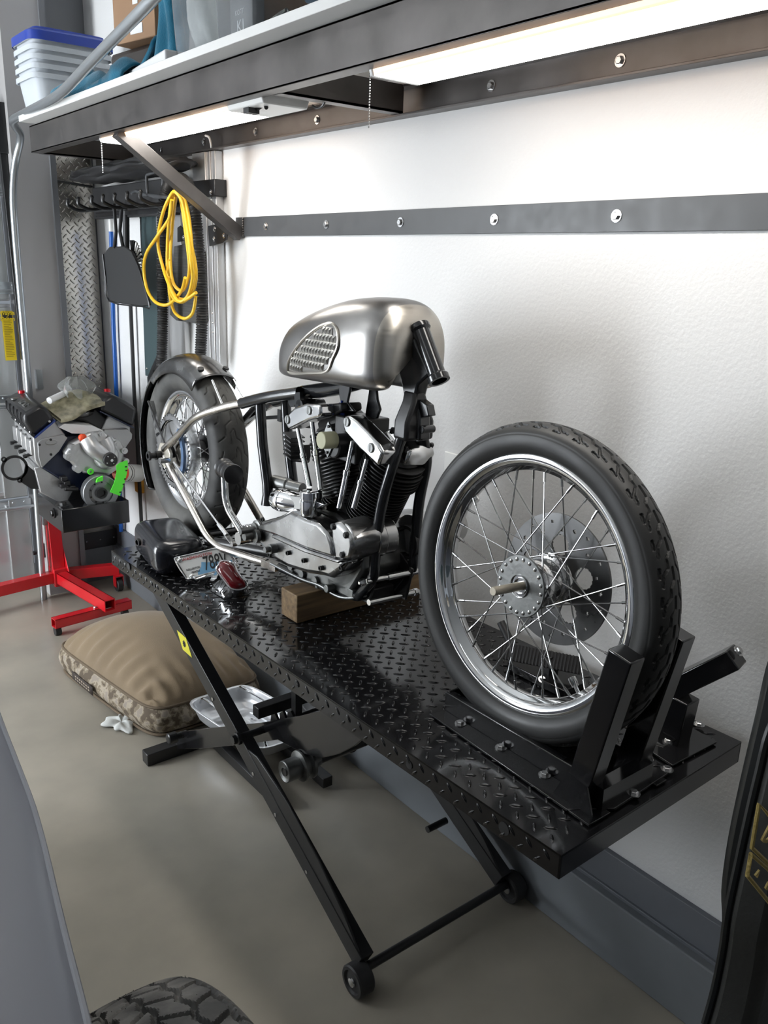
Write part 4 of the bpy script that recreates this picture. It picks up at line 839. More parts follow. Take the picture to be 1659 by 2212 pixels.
for z,rr in ((.131,.0065),(.012,.006)):
    mb=MB(); mb.tube([rim(i/200)+V((0,0,z)) for i in range(200)],rr,8,True); O('piping',mb,M['tanpipe'],bed,world=True)
def lab(i,j):
    p=rim((i*.055)+.125); c=corner(.5,.5); o=(p-c).normalized(); return p+V((o.x,o.y,0))*.034+V((0,0,.043+.04*j))
mb=MB(); mb.grid(lab,6,3); lo=O('maker_label',mb,mat('dark_brown_woven_label',(.035,.025,.02),.8),bed,world=True); lo.modifiers.new('t','SOLIDIFY').thickness=.001
def labw(i,j):
    p=rim((i*.040)+.1325); c=corner(.5,.5); o=(p-c).normalized(); return p+V((o.x,o.y,0))*.0352+V((0,0,.052+.022*j))
mb=MB()
for r_ in (0,1):
    for k in range(7):
        a,b_=(k+.1)/7,(k+.7)/7; mb.add([labw(a,r_*.6),labw(b_,r_*.6),labw(b_,r_*.6+.35),labw(a,r_*.6+.35)],[(0,1,2,3)])
O('label_stitching',mb,mat('label_thread',(.32,.26,.2),.8),lo)
# rag under the bed
mb=MB(); rc_=un(262,1560,'z',.01)
def rag(i,j):
    a=2*PI*i; r=j*(.075+.018*math.sin(3*a)+.012*math.sin(7*a)); return V((rc_.x+r*math.cos(a)*.8,rc_.y+r*math.sin(a),.004+.022*(1-j)*(1+.5*math.sin(5*a))*j*2+.006))
mb.grid(rag,48,10,True,False); rg=O('rag',mb,M['rag'],smooth=80); rg.modifiers.new('t','SOLIDIFY').thickness=.003; tag(rg,'crumpled white rag on the floor at the edge of the dog bed','rag')
# ================================================================= silver tray under the lift
tr=E('drain_pan','shallow silver metal drain pan with wire rails on the floor under the lift','drain pan',(-.30,2.93-.30,0))
ca=[un(437,1503,'z',.11),un(447,1572,'z',.05),un(617,1640,'z',.03),un(700,1545,'z',.09)]
A_,B_,D_=V((-.40,2.64,.0)),V((-.42,2.30,.0)),V((-.13,2.64,.0))
def tray(i,j):
    a=2*PI*i; m=(abs(math.cos(a))**6+abs(math.sin(a))**6)**(1/6); pr=((0,.02),(.45,.02),(.72,.022),(.90,.05),(.98,.10),(1.0,.112),(1.04,.113))
    k=j*(len(pr)-1); q=min(int(k),len(pr)-2); f=k-q; r=pr[q][0]*(1-f)+pr[q+1][0]*f; z=pr[q][1]*(1-f)+pr[q+1][1]*f
    dome=.05*math.exp(-(r/.5)**4)
    return V((-.305+.14*r*math.cos(a)/m-.03*math.sin(a)/m*r,2.60+.235*r*math.sin(a)/m,z*.8+dome+.054))
mb=MB(); mb.grid(tray,64,25,True,False); to=O('pan',mb,mat('satin_silver',(.75,.76,.78),.3,metal=.7),tr,world=True,smooth=60); to.modifiers.new('t','SOLIDIFY').thickness=.003
for x in (-.40,-.23): mb=MB(); mb.tube(rnd([V((x+.03,2.38,.14)),V((x+.03,2.40,.17)),V((x-.02,2.79,.17)),V((x-.02,2.81,.14))],.02,4),.0055,10); O('wire_rail',mb,M['chrome'],tr,world=True)
# ================================================================= car corner at the left
car=E('car','grey-blue car fender with a knobbly tyre below it, cropped at the lower left corner','car',(-1.5,.9,0))
ed=[un(x,y,'z',.88) for x,y in ((-40,1440),(0,1556),(36,1650),(70,1742),(97,1842),(122,1950),(148,2056),(172,2150),(190,2225),(215,2340))]
ed=spline(ed,4)
def cf(i,j):
    k=i*(len(ed)-1); q=min(int(k),len(ed)-2); p=ed[q].lerp(ed[q+1],k-q); pr=((0,-.05),(.0,-.004),(.006,.006),(.03,.022),(.08,.045),(.16,.07),(.28,.088),(.45,.095),(.62,.085))
    x,z=pr[j_idx[j]]; return V((p.x-x,p.y,p.z+z))
js=[0,1,2,3,4,5,6,7,8]; mb=MB(); P=[];pr=((0,-.05),(.0,-.004),(.004,.004),(.03,.018),(.08,.040),(.16,.065),(.28,.083),(.45,.090),(.62,.080))
for p in ed:
    for x,z in pr: P.append(V((p.x-x,p.y,p.z+z)))
m=len(pr); mb.add(P,[(i*m+j,(i+1)*m+j,(i+1)*m+j+1,i*m+j+1) for i in range(len(ed)-1) for j in range(m-1)]); fo=O('fender',mb,M['carpaint'],car,world=True,smooth=80); fo.modifiers.new('t','SOLIDIFY').thickness=.003
mb=MB(); mb.tube([p+V((.0,0,-.002)) for p in ed],.0065,8); O('fender_lip',mb,M['cariplip'],car,world=True)
P=[]; ys_=[-2.6,-2.4,-1.9,-.6,.6,1.6,2.6,3.0,3.12]; sc_=[.75,.95,1,1,1,1,.98,.92,.7]
for y,s in zip(ys_,sc_):
    for x,z in ((-3.55,.36),(-3.60,.62),(-3.52,.90),(-3.3,.985),(-2.6,1.03),(-2.0,.99),(-1.93,.90),(-1.90,.62),(-1.93,.36)): P.append(V((-2.75+(x+2.75)*(1-(1-s)*.4),y,.36+(z-.36)*s)))
mb=MB(); mb.add(P,[(i*9+j,(i+1)*9+j,(i+1)*9+(j+1)%9,i*9+(j+1)%9) for i in range(8) for j in range(9)]+[tuple(range(9)),tuple(range(72,81))]); O('body',mb,M['carpaint'],car,world=True,smooth=50,bevel=.02)  # unseen rest of the car, built out to block window light from the floor
mb=MB(); mb.add([V(p) for p in ((-3.4,-1.9,.98),(-2.05,-1.9,.98),(-2.05,.5,1.0),(-3.4,.5,1.0),(-3.2,-1.5,1.5),(-2.3,-1.5,1.5),(-2.3,-.1,1.5),(-3.2,-.1,1.5))],[(3,2,1,0),(4,5,6,7),(0,1,5,4),(1,2,6,5),(2,3,7,6),(3,0,4,7)]); O('cabin',mb,M['tealgrey'],car,world=True,bevel=.04)
tc,tR,tw2=V((-1.395,.80,.413)),.413,.118
tp=[(.20,-tw2*.8),(.30,-tw2*1.02),(.36,-tw2),(.392,-tw2*.9),(.408,-tw2*.62),(.413,0),(.408,tw2*.62),(.392,tw2*.9),(.36,tw2),(.30,tw2*1.02),(.20,tw2*.8)]
def gm(A,S):
    p=2*PI*tR/42; tri=lambda x: np.abs(np.mod(x,1)-.5)*4-1
    d=np.full(A.shape,9.); bs=[-.094,-.048,0,.048,.094]
    for k,b in enumerate(bs): d=np.minimum(d,np.abs(S-b-.006*tri(A/p+.5*(k%2)))*.9)
    row=np.digitize(S,bs); sl=np.where(row%2==0,.55,-.55)
    d=np.minimum(d,np.abs(np.mod(A+sl*S+row*p*.37,p)-p/2)*.85)
    return .010*np.clip((.0045-d)/.002,0,1)*(np.abs(S)<.15)
mb=MB(); tyre(mb,tR,tp,gm,1100,.0028); mb.v=[V((p[0]+tc.x,p[1]+tc.y,p[2]+tc.z)) for p in mb.v]; ty_=O('tyre',mb,M['mudtyre'],car,world=True,smooth=32)
mb=MB()
for k in range(45):
    a=random.uniform(.35,1.75); x=random.uniform(-.9,.9)*tw2; r_=tR-.006-.022*abs(x/tw2)**3; c=tc+V((x,r_*math.cos(a),r_*math.sin(a))); mb.tube([c,c+V((x*.02,math.cos(a),math.sin(a)))*.007],.0006,5)
h_=O('rubber_whiskers',mb,M['rubber'],ty_); h_['kind']='stuff'
# ================================================================= black bag at the right edge
bag=E('equipment_bag','tall glossy black bag with gold stitched lettering, cropped at the right edge','bag',(-.55,.42,0))
yb=.50
def Pb(x,y,yy=yb): return un(x,y,'y',yy)
ol=[Pb(x,y) for x,y in ((1690,1320),(1662,1395),(1645,1440),(1625,1530),(1597,1650),(1573,1760),(1557,1850),(1549,1925),(1551,1990),(1545,2090),(1528,2200))]; ol=spline(ol,3)
lastp=ol[-1]; ol+= [V((lastp.x,yb,.30)),V((lastp.x+.01,yb,.02)),V((-.40,yb,.02)),V((-.40,yb,ol[0].z+.02))]
mb=MB(); mb.prism(ol,(0,-.10,0)); O('bag_body',mb,M['bag'],bag,world=True,bevel=.03,smooth=60)
yb2=.37
ol=[Pb(x,y,yb2) for x,y in ((1700,1500),(1659,1580),(1638,1660),(1612,1770),(1590,1870),(1568,1975),(1558,2050),(1540,2140),(1519,2215))]; ol=spline(ol,3); lastp=ol[-1]
edge=list(ol)
ol+=[V((lastp.x,yb2,.25)),V((lastp.x+.01,yb2,.03)),V((-.42,yb2,.03)),V((-.42,yb2,1.40))]
mb=MB(); mb.prism(ol,(0,-.05,0)); fpn=O('front_pocket',mb,M['bagpanel'],bag,world=True,bevel=.012,smooth=60)
mb=MB(); mb.tube([p+V((.004,.0,0)) for p in edge],.005,8); O('pocket_piping',mb,M['bag'],bag,world=True)
def gl(pts,r=.0022): 
    g=MB(); g.tube([Pb(x,y,yb2-.051) for x,y in pts],r,6); return g
g=gl([(1700,1815),(1665,1765),(1639.5,1737),(1624,1831),(1665,1870),(1700,1905)]); O('gold_stitching',g,M['gold'],fpn)
g=gl([(1700,1925),(1659,1877),(1622,1845),(1614,1891),(1659,1946),(1700,1995)]); O('gold_stitching',g,M['gold'],fpn)
def gt(s,x,y,hpx):
    c=Pb(x,y,yb2-.051); e=(Pb(x+20,y+22,yb2-.051)-c); up=(Pb(x+4,y-20,yb2-.051)-c); return text('gold_lettering',s,up.length/20*hpx*1.4,basis(c,e,up),M['gold'],fpn,ext=.001,world=False,bold=.0006)
gt('D',1659,1803,38); gt('A',1636,1887,12); gt('R',1657,1914,12); gt('E',1676,1846,30)
# ================================================================= wall rail
rail=E('bolted_rail','long flat dark steel rail bolted across the white wall above the motorcycle','wall rail',(0,1.4,1.97))
def R_(name,mb,m,par,**k): return O(name,mb,m,par,world=True,**k)
mb=MB(); mb.bb((-.0065,-1.5,1.931),(0,3.20,2.004)); R_('flat_bar',mb,M['steelbar'],rail,bevel=.001)
y=1.6924*1.75-.0
for k in range(-1,9):
    yb_=2.961-.4064*k
    if yb_<-.4: break
    if yb_>3.19: continue
    mb=MB(); mb.hexbolt((-.0065,yb_,1.9675),(-1,0,0),.0098,.009); R_('bolt',mb,M['zinc'],rail)
# ================================================================= shelf
sh=E('storage_shelf','long white shelf board on a dark steel frame with a diagonal brace, loaded with storage','shelf',(-.25,1.6,2.27))
mb=MB(); mb.bb((-.565,-1.0,2.378),(0,4.06,2.402)); R_('shelf_board',mb,M['white'],sh,bevel=.0015)
mb=MB(); mb.bb((-.500,-1.0,2.268),(-.494,4.14,2.376)); mb.bb((-.500,-1.0,2.268),(-.455,4.14,2.274)); mb.bb((-.500,-1.0,2.370),(-.455,4.14,2.376)); R_('front_beam',mb,M['shelfsteel'],sh,bevel=.001)
mb=MB(); mb.bb((-.006,-1.0,2.262),(0,4.7,2.345)); mb.bb((-.045,-1.0,2.262),(0,4.7,2.268)); mb.bb((-.045,-1.0,2.339),(0,4.7,2.345)); lg=R_('wall_ledger',mb,M['shelfsteel'],sh,bevel=.001)
for k in range(-1,9):
    yb_=2.961+.06-.0-.4064*k
    yb_=[2.216,1.975,1.7314,1.494,1.2564,1.0196,.7821,.545,.308,.07][k+1]*1.75
    if yb_<.2: continue
    mb=MB(); mb.hexbolt((-.006,yb_,2.305),(-1,0,0),.0098,.009); R_('bolt',mb,M['zinc'],sh)
for y in (4.12,2.115,.35):
    mb=MB(); mb.bb((-.46,y-.003,2.268),(-.04,y+.003,2.345)); mb.bb((-.46,y-.003,2.268),(-.04,y+.042,2.274)); R_('cross_arm',mb,M['shelfsteel'],sh)
mb=MB(); mb.beam((-.475,3.20,2.275),(-.005,3.17,1.935),.055,.048,(0,0,1)); R_('diagonal_brace',mb,M['shelfsteel'],sh,bevel=.002)
mb=MB(); g=[V((-.008,3.137,1.935+.009*k)) for k in range(8)]; 
for p in g: mb.ball(p,.0045,8)
R_('weld_bead',mb,M['shelfsteel'],sh)
# ================================================================= shelf lamps
def lamp(y0,y1,label,b0=.03):
    L=E('fluorescent_lamp',label,'lamp',(-.37,(y0+y1)/2,2.37),group='lamps under the shelf')
    def lx(z,s): return -.375+s
    mb=MB(); sec=[(-.085,2.372),(-.085,2.300),(-.070,2.254),(.070,2.254),(.085,2.300),(.085,2.372)]
    mb.prism([(-.388+s,y0+b0,z) for s,z in sec],(0,y1-y0-b0-.012,0)); mb.m=[0,0,1,1,0,1,1,0]; O('diffuser',mb,[M['tube'],M['tubeside']],L,world=True,smooth=40,bevel=.006)
    mb=MB(); mb.bb((-.469,y0,2.345),(-.315,y1,2.377)); O('housing',mb,M['whiteplastic'],L,world=True)
    for a,b in ((y0,y0+b0+.002),(y1-.014,y1)):
        mb=MB(); mb.prism([(-.388+s*1.02,a,z) for s,z in sec],(0,b-a,0)); O('end_cap',mb,M['whiteplastic'],L,world=True,bevel=.004)
    ye=y1-.0; mb=MB()
    for k in range(26): mb.ball((-.45,ye+.012,2.30-.006*k),.0024,6)
    O('pull_chain',mb,M['zinc'],L,world=True); return L
l1=lamp(.50,1.72,'lit fluorescent lamp nearest the camera under the shelf, running out of the top right')
l2=lamp(2.20,3.42,'lit fluorescent lamp at the far end under the shelf behind the diagonal brace',.20)
mb=MB(); mb.box((-.44,2.30,2.252),(.035,.03,.025)); mb.tube(spline([V((-.43,2.285,2.252)),V((-.42,2.26,2.262)),V((-.43,2.235,2.25))],4),.006,8); O('plug',mb,M['flatblack'],l2,world=True)
# cable clip and cord on ledger
mb=MB(); P=[un(x,y,'x',-.30) for x,y in ((700,180),(705,205),(697,228),(684,233),(675,228))]; mb.tube(spline(P,5),.0035,8); mb.beam(P[0],P[0]+V((0,.0,.05)),.006,.02); tag(O('cable_hook',mb,M['satinblack']),'small black hook under the shelf beside the near cross arm','hook')
mb=MB(); P=[un(x,y,'x',-.03) for x,y in ((708,192),(740,176),(790,160))]; mb.tube([V((-.33,2.09,2.355)),V((-.38,1.9,2.358)),V((-.39,1.74,2.35))],.006,8); tag(O('lamp_cord',mb,M['whiteplastic']),'short white cord joining the near lamp under the shelf','cord')
mb=MB(); P=[V((-.03,3.30,2.36)),V((-.055,3.31,2.33)),V((-.05,3.30,2.27)),V((-.012,3.30,2.24)),V((-.006,3.30,2.10)),V((-.006,3.30,1.5)),V((-.006,3.30,.6))]; P=[un(444,293,'x',-.05),un(452,297,'x',-.05),un(456,312,'x',-.05),un(459,325,'x',-.02),un(473,331,'x',-.008)]; lastp=P[-1]; P+=[V((-.010,lastp.y,2.272))]
mb.tube(spline(P,4),.0045,8); tag(O('white_cable',mb,M['whiteplastic']),'thin white cable looping over the shelf ledger and down the wall by the tool rack','cable')
# outlet plate on the wall
p=un(975,985,'x',-.004); mb=MB(); mb.bb((-.006,p.y-.045,p.z-.05),(0,p.y+.03,p.z+.01)); tag(O('outlet_cover',mb,M['white'],bevel=.003),'blank white outlet cover on the white wall behind the front wheel','outlet cover')
# ================================================================= things on the shelf
SZ=2.403
def obox(name,label,cat,c,d,yawd,m,h,**k):
    mb=MB(); mb.box((0,0,h/2),(d[0],d[1],h)); o=O(name,mb,m,**k); o.location=(c[0],c[1],SZ); o.rotation_euler=(0,0,math.radians(yawd)); return tag(o,label,cat) if label else o
# nested translucent totes with a blue lid on top
tpos=V((-.33,4.14,SZ))
TQ=1.0
def tote(z,lbl,lid=False,sc=1):
    L=E('storage_tote',lbl,'tote',(tpos.x,tpos.y,z),group='nested white totes at the far end of the shelf')
    def f(i,j,hh=.17):
        a=2*PI*i; m=(abs(math.cos(a))**8+abs(math.sin(a))**8)**(1/8); s=.84+.16*j; return V((TQ*.17*s*math.cos(a)/m,TQ*.135*s*math.sin(a)/m,hh*j))
    mb=MB(); mb.grid(f,48,8,True,False); mb.f.append(tuple(i*8 for i in range(48))); mb.m.append(0)
    def rimf(i,j):
        a=2*PI*i; m=(abs(math.cos(a))**8+abs(math.sin(a))**8)**(1/8); s,zz=((1.0,.17),(1.06,.17),(1.06,.150),(1.04,.150),(1.04,.165),(1.0,.165))[round(j*5)]; return V((TQ*.17*s*math.cos(a)/m,TQ*.135*s*math.sin(a)/m,zz))
    mb.grid(rimf,48,6,True,False); O('tub',mb,M['tote'],L,smooth=50)
    if lid:
        def lf(i,j):
            a=2*PI*i; m=(abs(math.cos(a))**8+abs(math.sin(a))**8)**(1/8); s,zz=((1.09,.150),(1.09,.185),(1.0,.195),(.92,.195),(.90,.205),(.0,.205))[round(j*5)]; return V((TQ*.17*s*math.cos(a)/m,TQ*.135*s*math.sin(a)/m,zz))
        mb=MB(); mb.grid(lf,48,6,True,False); O('lid',mb,M['totelid'],L,smooth=50,label='blue lid')
    return L
names=['lowest of the nested white totes at the far end of the shelf','second from the bottom of the nested white totes','third from the bottom of the nested white totes','fourth from the bottom of the nested white totes, just under the lidded one']
for k in range(4): tote(SZ+.036*k+.002,names[k])
tote(SZ+.036*4+.002,'topmost white tote with a blue lid at the far end of the shelf',True)
tc_=obox('cardboard_box','brown cardboard box with a white label behind the grey track on the shelf','box',(-.34,3.12),(.20,.24),12,M['card'],.30,bevel=.003)
tc_.location.z=SZ+.151
mb=MB(); mb.bb((-.102,-.05,.02),(-.1005,.02,.05)); O('box_label',mb,M['paper'],tc_); mb=MB(); mb.bb((-.102,-.03,.11),(-.1005,0,.16)); O('box_label',mb,M['paper'],tc_)
db=obox('leather_case','dark brown case lying under the cardboard box on the shelf','case',(-.285,3.16),(.26,.40),6,M['darkbrown'],.148,bevel=.02)
mb=MB(); P=[V((-.47,2.93,SZ+.05)),V((-.49,3.02,SZ+.025)),V((-.485,3.14,SZ+.03)),V((-.47,3.24,SZ+.07))]; mb.tube(spline(P,6),.004,6); tag(O('case_strap',mb,M['darkbrown']),'thin strap drooping from the dark brown case on the shelf','strap')
# teal fleece: rolled upright bundle and spread-out folds
def cloth(name,label,cat,m,fn,nu,nv,thick=.008,cu=False,sub=0):
    mb=MB(); mb.grid(fn,nu,nv,cu); o=O(name,mb,m,smooth=80); s=o.modifiers.new('t','SOLIDIFY'); s.thickness=thick; s.offset=0; return tag(o,label,cat)
bl=E('fleece_blanket','teal fleece blanket spread along the shelf edge and stood up against the clear box','blanket',(-.42,2.85,SZ))
def roll_(i,j):
    a=2*PI*i; z=SZ+.005+.33*j; r=.062+.010*math.sin(a*3+j*4)+.006*math.sin(a*7+2*j); return V((-.435+r*1.15*math.cos(a)+.015*math.sin(j*3),2.755+r*1.25*math.sin(a)+.02*j,z))
mb=MB(); mb.grid(roll_,48,24,True,False); mb.f.append(tuple(i*24+23 for i in range(48))); mb.m.append(0); O('stood_up_roll',mb,M['teal'],bl,world=True,smooth=80)
def spread(i,j):
    y=2.98+.78*i; x=-.545+.17*j; z=SZ+.012+.026*abs(math.sin(i*9+j*2))*(1-.3*j)+.050*math.exp(-((j-.35)/.3)**2)*(.6+.4*math.sin(i*17))
    if j==0: z=SZ+.004
    return V((x-.010*math.sin(i*23),y,z))
mb=MB(); mb.grid(spread,90,18); o=O('spread_fold',mb,M['teal'],bl,world=True,smooth=80); o.modifiers.new('t','SOLIDIFY').thickness=.008
def fold2(i,j):
    y=2.80+.66*i; x=-.50+.05*j
    return V((x,y,SZ+.015+.022*math.sin(j*PI)+.07*(2*i-1)**6+.01*math.sin(i*19)))
mb=MB(); mb.grid(fold2,50,10); o=O('upper_fold',mb,M['teal'],bl,world=True,smooth=80); o.modifiers.new('t','SOLIDIFY').thickness=.012
mb=MB(); mb.prism([(-.548,2.62,SZ+.001),(-.50,3.02,SZ+.001),(-.42,2.95,SZ+.001),(-.46,2.62,SZ+.001)],(0,0,.035)); tag(O('folded_paper',mb,M['paper'],bevel=.006),'folded white paper lying on the shelf edge in front of the teal blanket','paper')
def clearbin(y0,y1,label,tall=.36):
    L=E('clear_bin',label,'bin',(-.38,(y0+y1)/2,SZ))
    cy_,hy=(y0+y1)/2,(y1-y0)/2
    def f(i,j):
        a=2*PI*i; m=(abs(math.cos(a))**8+abs(math.sin(a))**8)**(1/8); s=.88+.12*j; return V((.15*s*math.cos(a)/m,hy*s*math.sin(a)/m,tall*j))
    mb=MB(); mb.grid(f,48,6,True,False); mb.f.append(tuple(i*6 for i in range(48))); mb.m.append(0); O('tub',mb,M['clear'],L,smooth=50)
    mb=MB(); mb.box((0,0,tall+.006),(.32,hy*2.1,.02)); O('lid',mb,M['whiteplastic'],L,bevel=.005)
    return L
clearbin(2.41,2.66,'clear plastic bin holding white cloth beside the teal blanket')
clearbin(2.14,2.39,'clear plastic bin with dark box and tan bundle inside, next to the navy cloth')
def bundle(name,label,cat,m,c,r,h,sd):
    mb=MB()
    def f(i,j):
        a=2*PI*i; t=PI*j; k=1+.12*math.sin(3*a+sd)+.06*math.sin(8*a+5*t); return V((c[0]+r[0]*math.sin(t)**.6*math.cos(a)*k,c[1]+r[1]*math.sin(t)**.6*math.sin(a)*k,SZ+.006+h*(1-math.cos(t))/2))
    mb.grid(f,40,20,True,False); return tag(O(name,mb,m,smooth=80),label,cat)
bundle('white_cloth','white cloth folded inside the clear bin beside the teal blanket','cloth',M['rag'],(-.38,2.535),(.10,.085),.30,1)
bundle('tan_bundle','tan bundle in the upper part of the clear bin near the navy cloth','bundle',M['card'],(-.35,2.28),(.08,.065),.34,3)
kb=MB(); kb.bb((-.488,2.20,SZ+.004),(-.455,2.31,SZ+.135)); ko=tag(O('printed_box',kb,mat('dark_grey_box',(.12,.12,.12),.4),bevel=.002),'dark printed box standing inside the clear bin near the navy cloth','box')
text('box_lettering','KI',.045,basis((-.4886,2.255,SZ+.04),(0,-1,0),(0,0,1)),M['paper'],ko,ext=.0004,world=False)
text('box_lettering','KOTT',.018,basis((-.4886,2.258,SZ+.075),(0,-1,0),(0,0,1)),M['paper'],ko,ext=.0004,world=False)
def navy(i,j):
    a=2*PI*i; t=PI*j; k=1+.10*math.sin(4*a)+.07*math.sin(9*a+6*t); z=SZ+.035+.36*(1-math.cos(t))/2; fo_=.022*math.sin(z*90+math.sin(a*3)*1.5)
    return V((-.38+(.155*math.sin(t)**.45+fo_)*math.cos(a)*k,1.76+(.29*math.sin(t)**.45+fo_)*math.sin(a)*k,z))
mb=MB(); mb.grid(navy,90,60,True,False); tag(O('navy_clothing',mb,M['navy'],smooth=80),'heap of folded navy cloth on the shelf above the nearer lamp','clothing')
def film(i,j):
    a=2*PI*i; r=(.10+.02*math.sin(5*a)+.012*math.sin(11*a))*j; return V((-.485+r*.5*math.cos(a),2.04+r*.7*math.sin(a),SZ+.004+.030*(1-j)*(1+.4*math.sin(9*a+3*j))+.002))
mb=MB(); mb.grid(film,50,10,True,False); f_=tag(O('plastic_wrap',mb,M['plasticfilm'],smooth=60),'crumpled clear plastic wrap on the shelf in front of the navy cloth','plastic wrap')
f_.modifiers.new('t','SOLIDIFY').thickness=.001
# ================================================================= garage door track, label
mb=MB(); b0_=un(90,1240,'y',4.585)
P=[V((b0_.x,4.585,0)),un(64,860,'y',4.585),un(34,520,'y',4.585),un(27,420,'y',4.58),un(33,345,'y',4.56),un(48,292,'y',4.48),V((-.52,4.34,2.415)),un(130,206,'x',-.60),un(200,130,'x',-.62),un(330,0,'x',-.64),un(480,-170,'x',-.64)]
# a channel: two offset tubes and a web
P=rnd(P,.25,6); mb.tube(P,[.018]*len(P),10); trk=tag(O('garage_door_track',mb,M['galv'],smooth=60),'galvanised garage door track curving up from the floor at the left','track')
for x,y in ((214/3.36,835),(100,1060)):
    pass
mb=MB(); a=un(72,820,'y',4.60); mb.bb((-.43,4.59,a.z-.05),(-.40,4.62,a.z+.05)); O('track_bracket',mb,M['galv'],trk); mb=MB(); mb.bb((-.46,4.59,.42),(-.42,4.62,.52)); O('track_bracket',mb,M['galv'],trk)
# hinge hardware on the door
for x,y in ((35,410),(35,620),(40,862),(60,1085)):
    p=un(x,y,'y',4.77); mb=MB(); mb.bb((p.x-.10,4.765,p.z-.035),(p.x+.015,4.775,p.z+.025)); mb.cyl((p.x-.16,4.758,p.z-.02),(p.x+.04,4.758,p.z-.02),.008,10); 
    for dx in (-.08,-.02): mb.ball((p.x+dx,4.764,p.z+.01),.006,8)
    o=O('door_hinge',mb,M['galv'],d,bevel=.001); o['kind']='structure'
p0,p1=un(3,672,'y',4.765),un(37,778,'y',4.765)
mb=MB(); mb.bb((p0.x,4.768,p1.z),(p1.x,4.7715,p0.z)); yl=tag(O('warning_label',mb,M['yellowlabel']),'tall yellow warning label on the garage door stile','label')
hh=p0.z-p1.z; mb=MB(); mb.bb((p0.x+.003,4.7672,p0.z-hh*.16),(p1.x-.003,4.768,p0.z-.004)); O('label_header',mb,M['ink'],yl)
cxl=(p0.x+p1.x)/2
text('label_lettering','Wayne\nDalton',.030,basis((cxl,4.7668,p0.z-hh*.100),(1,0,0),(0,0,1)),M['yellowlabel'],yl,world=False,squash=.85,bold=.0008)
mb=MB()
for k in range(22): 
    z=p0.z-hh*(.2+.034*k); mb.bb((p0.x+.006,4.7674,z-.0025),(p1.x-.006-.02*random.random(),4.768,z+.001))
O('label_print',mb,mat('label_print',(.35,.25,.01),.5),yl)
# black hardware at the top left
mb=MB(); p=un(4,285,'y',4.70); mb.bb((p.x-.06,4.66,p.z-.10),(p.x+.02,4.72,p.z+.13)); mb.beam((p.x-.01,4.69,p.z-.08),(p.x+.005,4.69,p.z-1.1),.03,.03,(0,1,0)); mb.cyl((p.x-.2,4.69,p.z+.05),(p.x+.02,4.69,p.z+.05),.02,12); tag(O('door_spring_bracket',mb,M['satinblack'],bevel=.003),'dark spring bracket at the upper end of the garage door, top left','bracket')
# tread plate panel on the back pilaster
tpn=E('tread_plate_sheet','tall bright aluminium tread-plate sheet on the back wall beside the grey column','metal sheet',(-.12,4.75,.33))
mb=MB(); mb.bb((-.236,4.748,.30),(-.012,4.757,2.42)); mb.lozenges((-.232,4.748,.31),(1,0,0),(0,0,1),5,49,.0425,L=.018,W=.0050,H=.0042,keep=lambda a,b: a<.212); O('sheet',mb,M['tread'],tpn,world=True,smooth=50)
mb=MB(); mb.cyl((-.235,4.735,2.21),(-.02,4.735,2.19),.006,8); O('wire',mb,M['satinblack'],tpn,world=True)
kp_=MB(); kp_.bb((-.245,4.70,.20),(-.02,4.757,.30)); 
bkp=tag(O('kick_plate',kp_,M['satinblack'],bevel=.002),'black kick plate with small screws at the foot of the back wall','kick plate')
for x in (-.20,-.12,-.04): mb=MB(); mb.ball((x,4.699,.25),.006,8); O('screw',mb,M['zinc'],bkp)
# ================================================================= aluminium post, panel etc. on the right wall far end
mb=MB(); mb.bb((-.035,3.31,.32),(0,3.385,2.26)); mb.bb((-.042,3.385,.32),(0,3.50,2.26)); mb.bb((-.040,3.344,.32),(-.035,3.35,2.26)); ap=tag(O('aluminium_post',mb,M['alu'],bevel=.002),'bright aluminium post with rivets on the wall behind the rear wheel','post')
for y,z in ((3.355,1.62),(3.355,1.58),(3.355,1.54),(3.42,1.60)): mb=MB(); mb.ball((-.042,y,z),.005,8); O('rivet',mb,M['zinc'],ap)
mb=MB(); mb.bb((-.03,3.86,.32),(0,3.92,2.1)); mb.bb((-.012,3.70,.32),(0,3.86,2.1)); mb.bb((-.03,3.66,.32),(0,3.70,2.1)); tag(O('aluminium_channel',mb,M['alu'],bevel=.002),'grey aluminium channel on the wall behind the corrugated hose','channel')
p=un(310,458,'x',-.02); q=un(322,802,'x',-.02); mb=MB(); P=[(-.02,4.13,2.06),(-.02,3.92,2.06),(-.02,3.92,1.42),(-.02,4.10,1.26),(-.02,4.16,1.26)]; mb.prism(P,(.018,0,0)); tp_=tag(O('teal_panel',mb,M['tealgrey'],bevel=.003),'dark teal panel on the wall left of the yellow cord','panel')
for y,z in ((4.12,2.02),(4.13,1.30)): mb=MB(); mb.ball((-.021,y,z),.005,8); O('screw',mb,M['zinc'],tp_)
# triangular black brackets
def bracket(pts,x,label,bolts,m=M['satinblack']):
    mb=MB(); mb.prism([un(a,b,'x',x) for a,b in pts],(.006,0,0)); o=tag(O('bracket',mb,m,bevel=.001),label,'bracket')
    for a,b in bolts: mb=MB(); mb.hexbolt(un(a,b,'x',x-.0005),(-1,0,0),.007,.006); O('bolt',mb,M['zinc'],o)
bracket(((449,488),(476,482),(490,502),(489,518),(480,525),(452,532)),-.05,'black three-bolt bracket at the end of the wall rail under the diagonal brace',((464,495),(484,509),(463,516)))
bracket(((383,492),(389,487),(404,505),(404,515),(396,520),(383,523)),-.04,'small black bracket seen through the yellow cord',((397,513),))
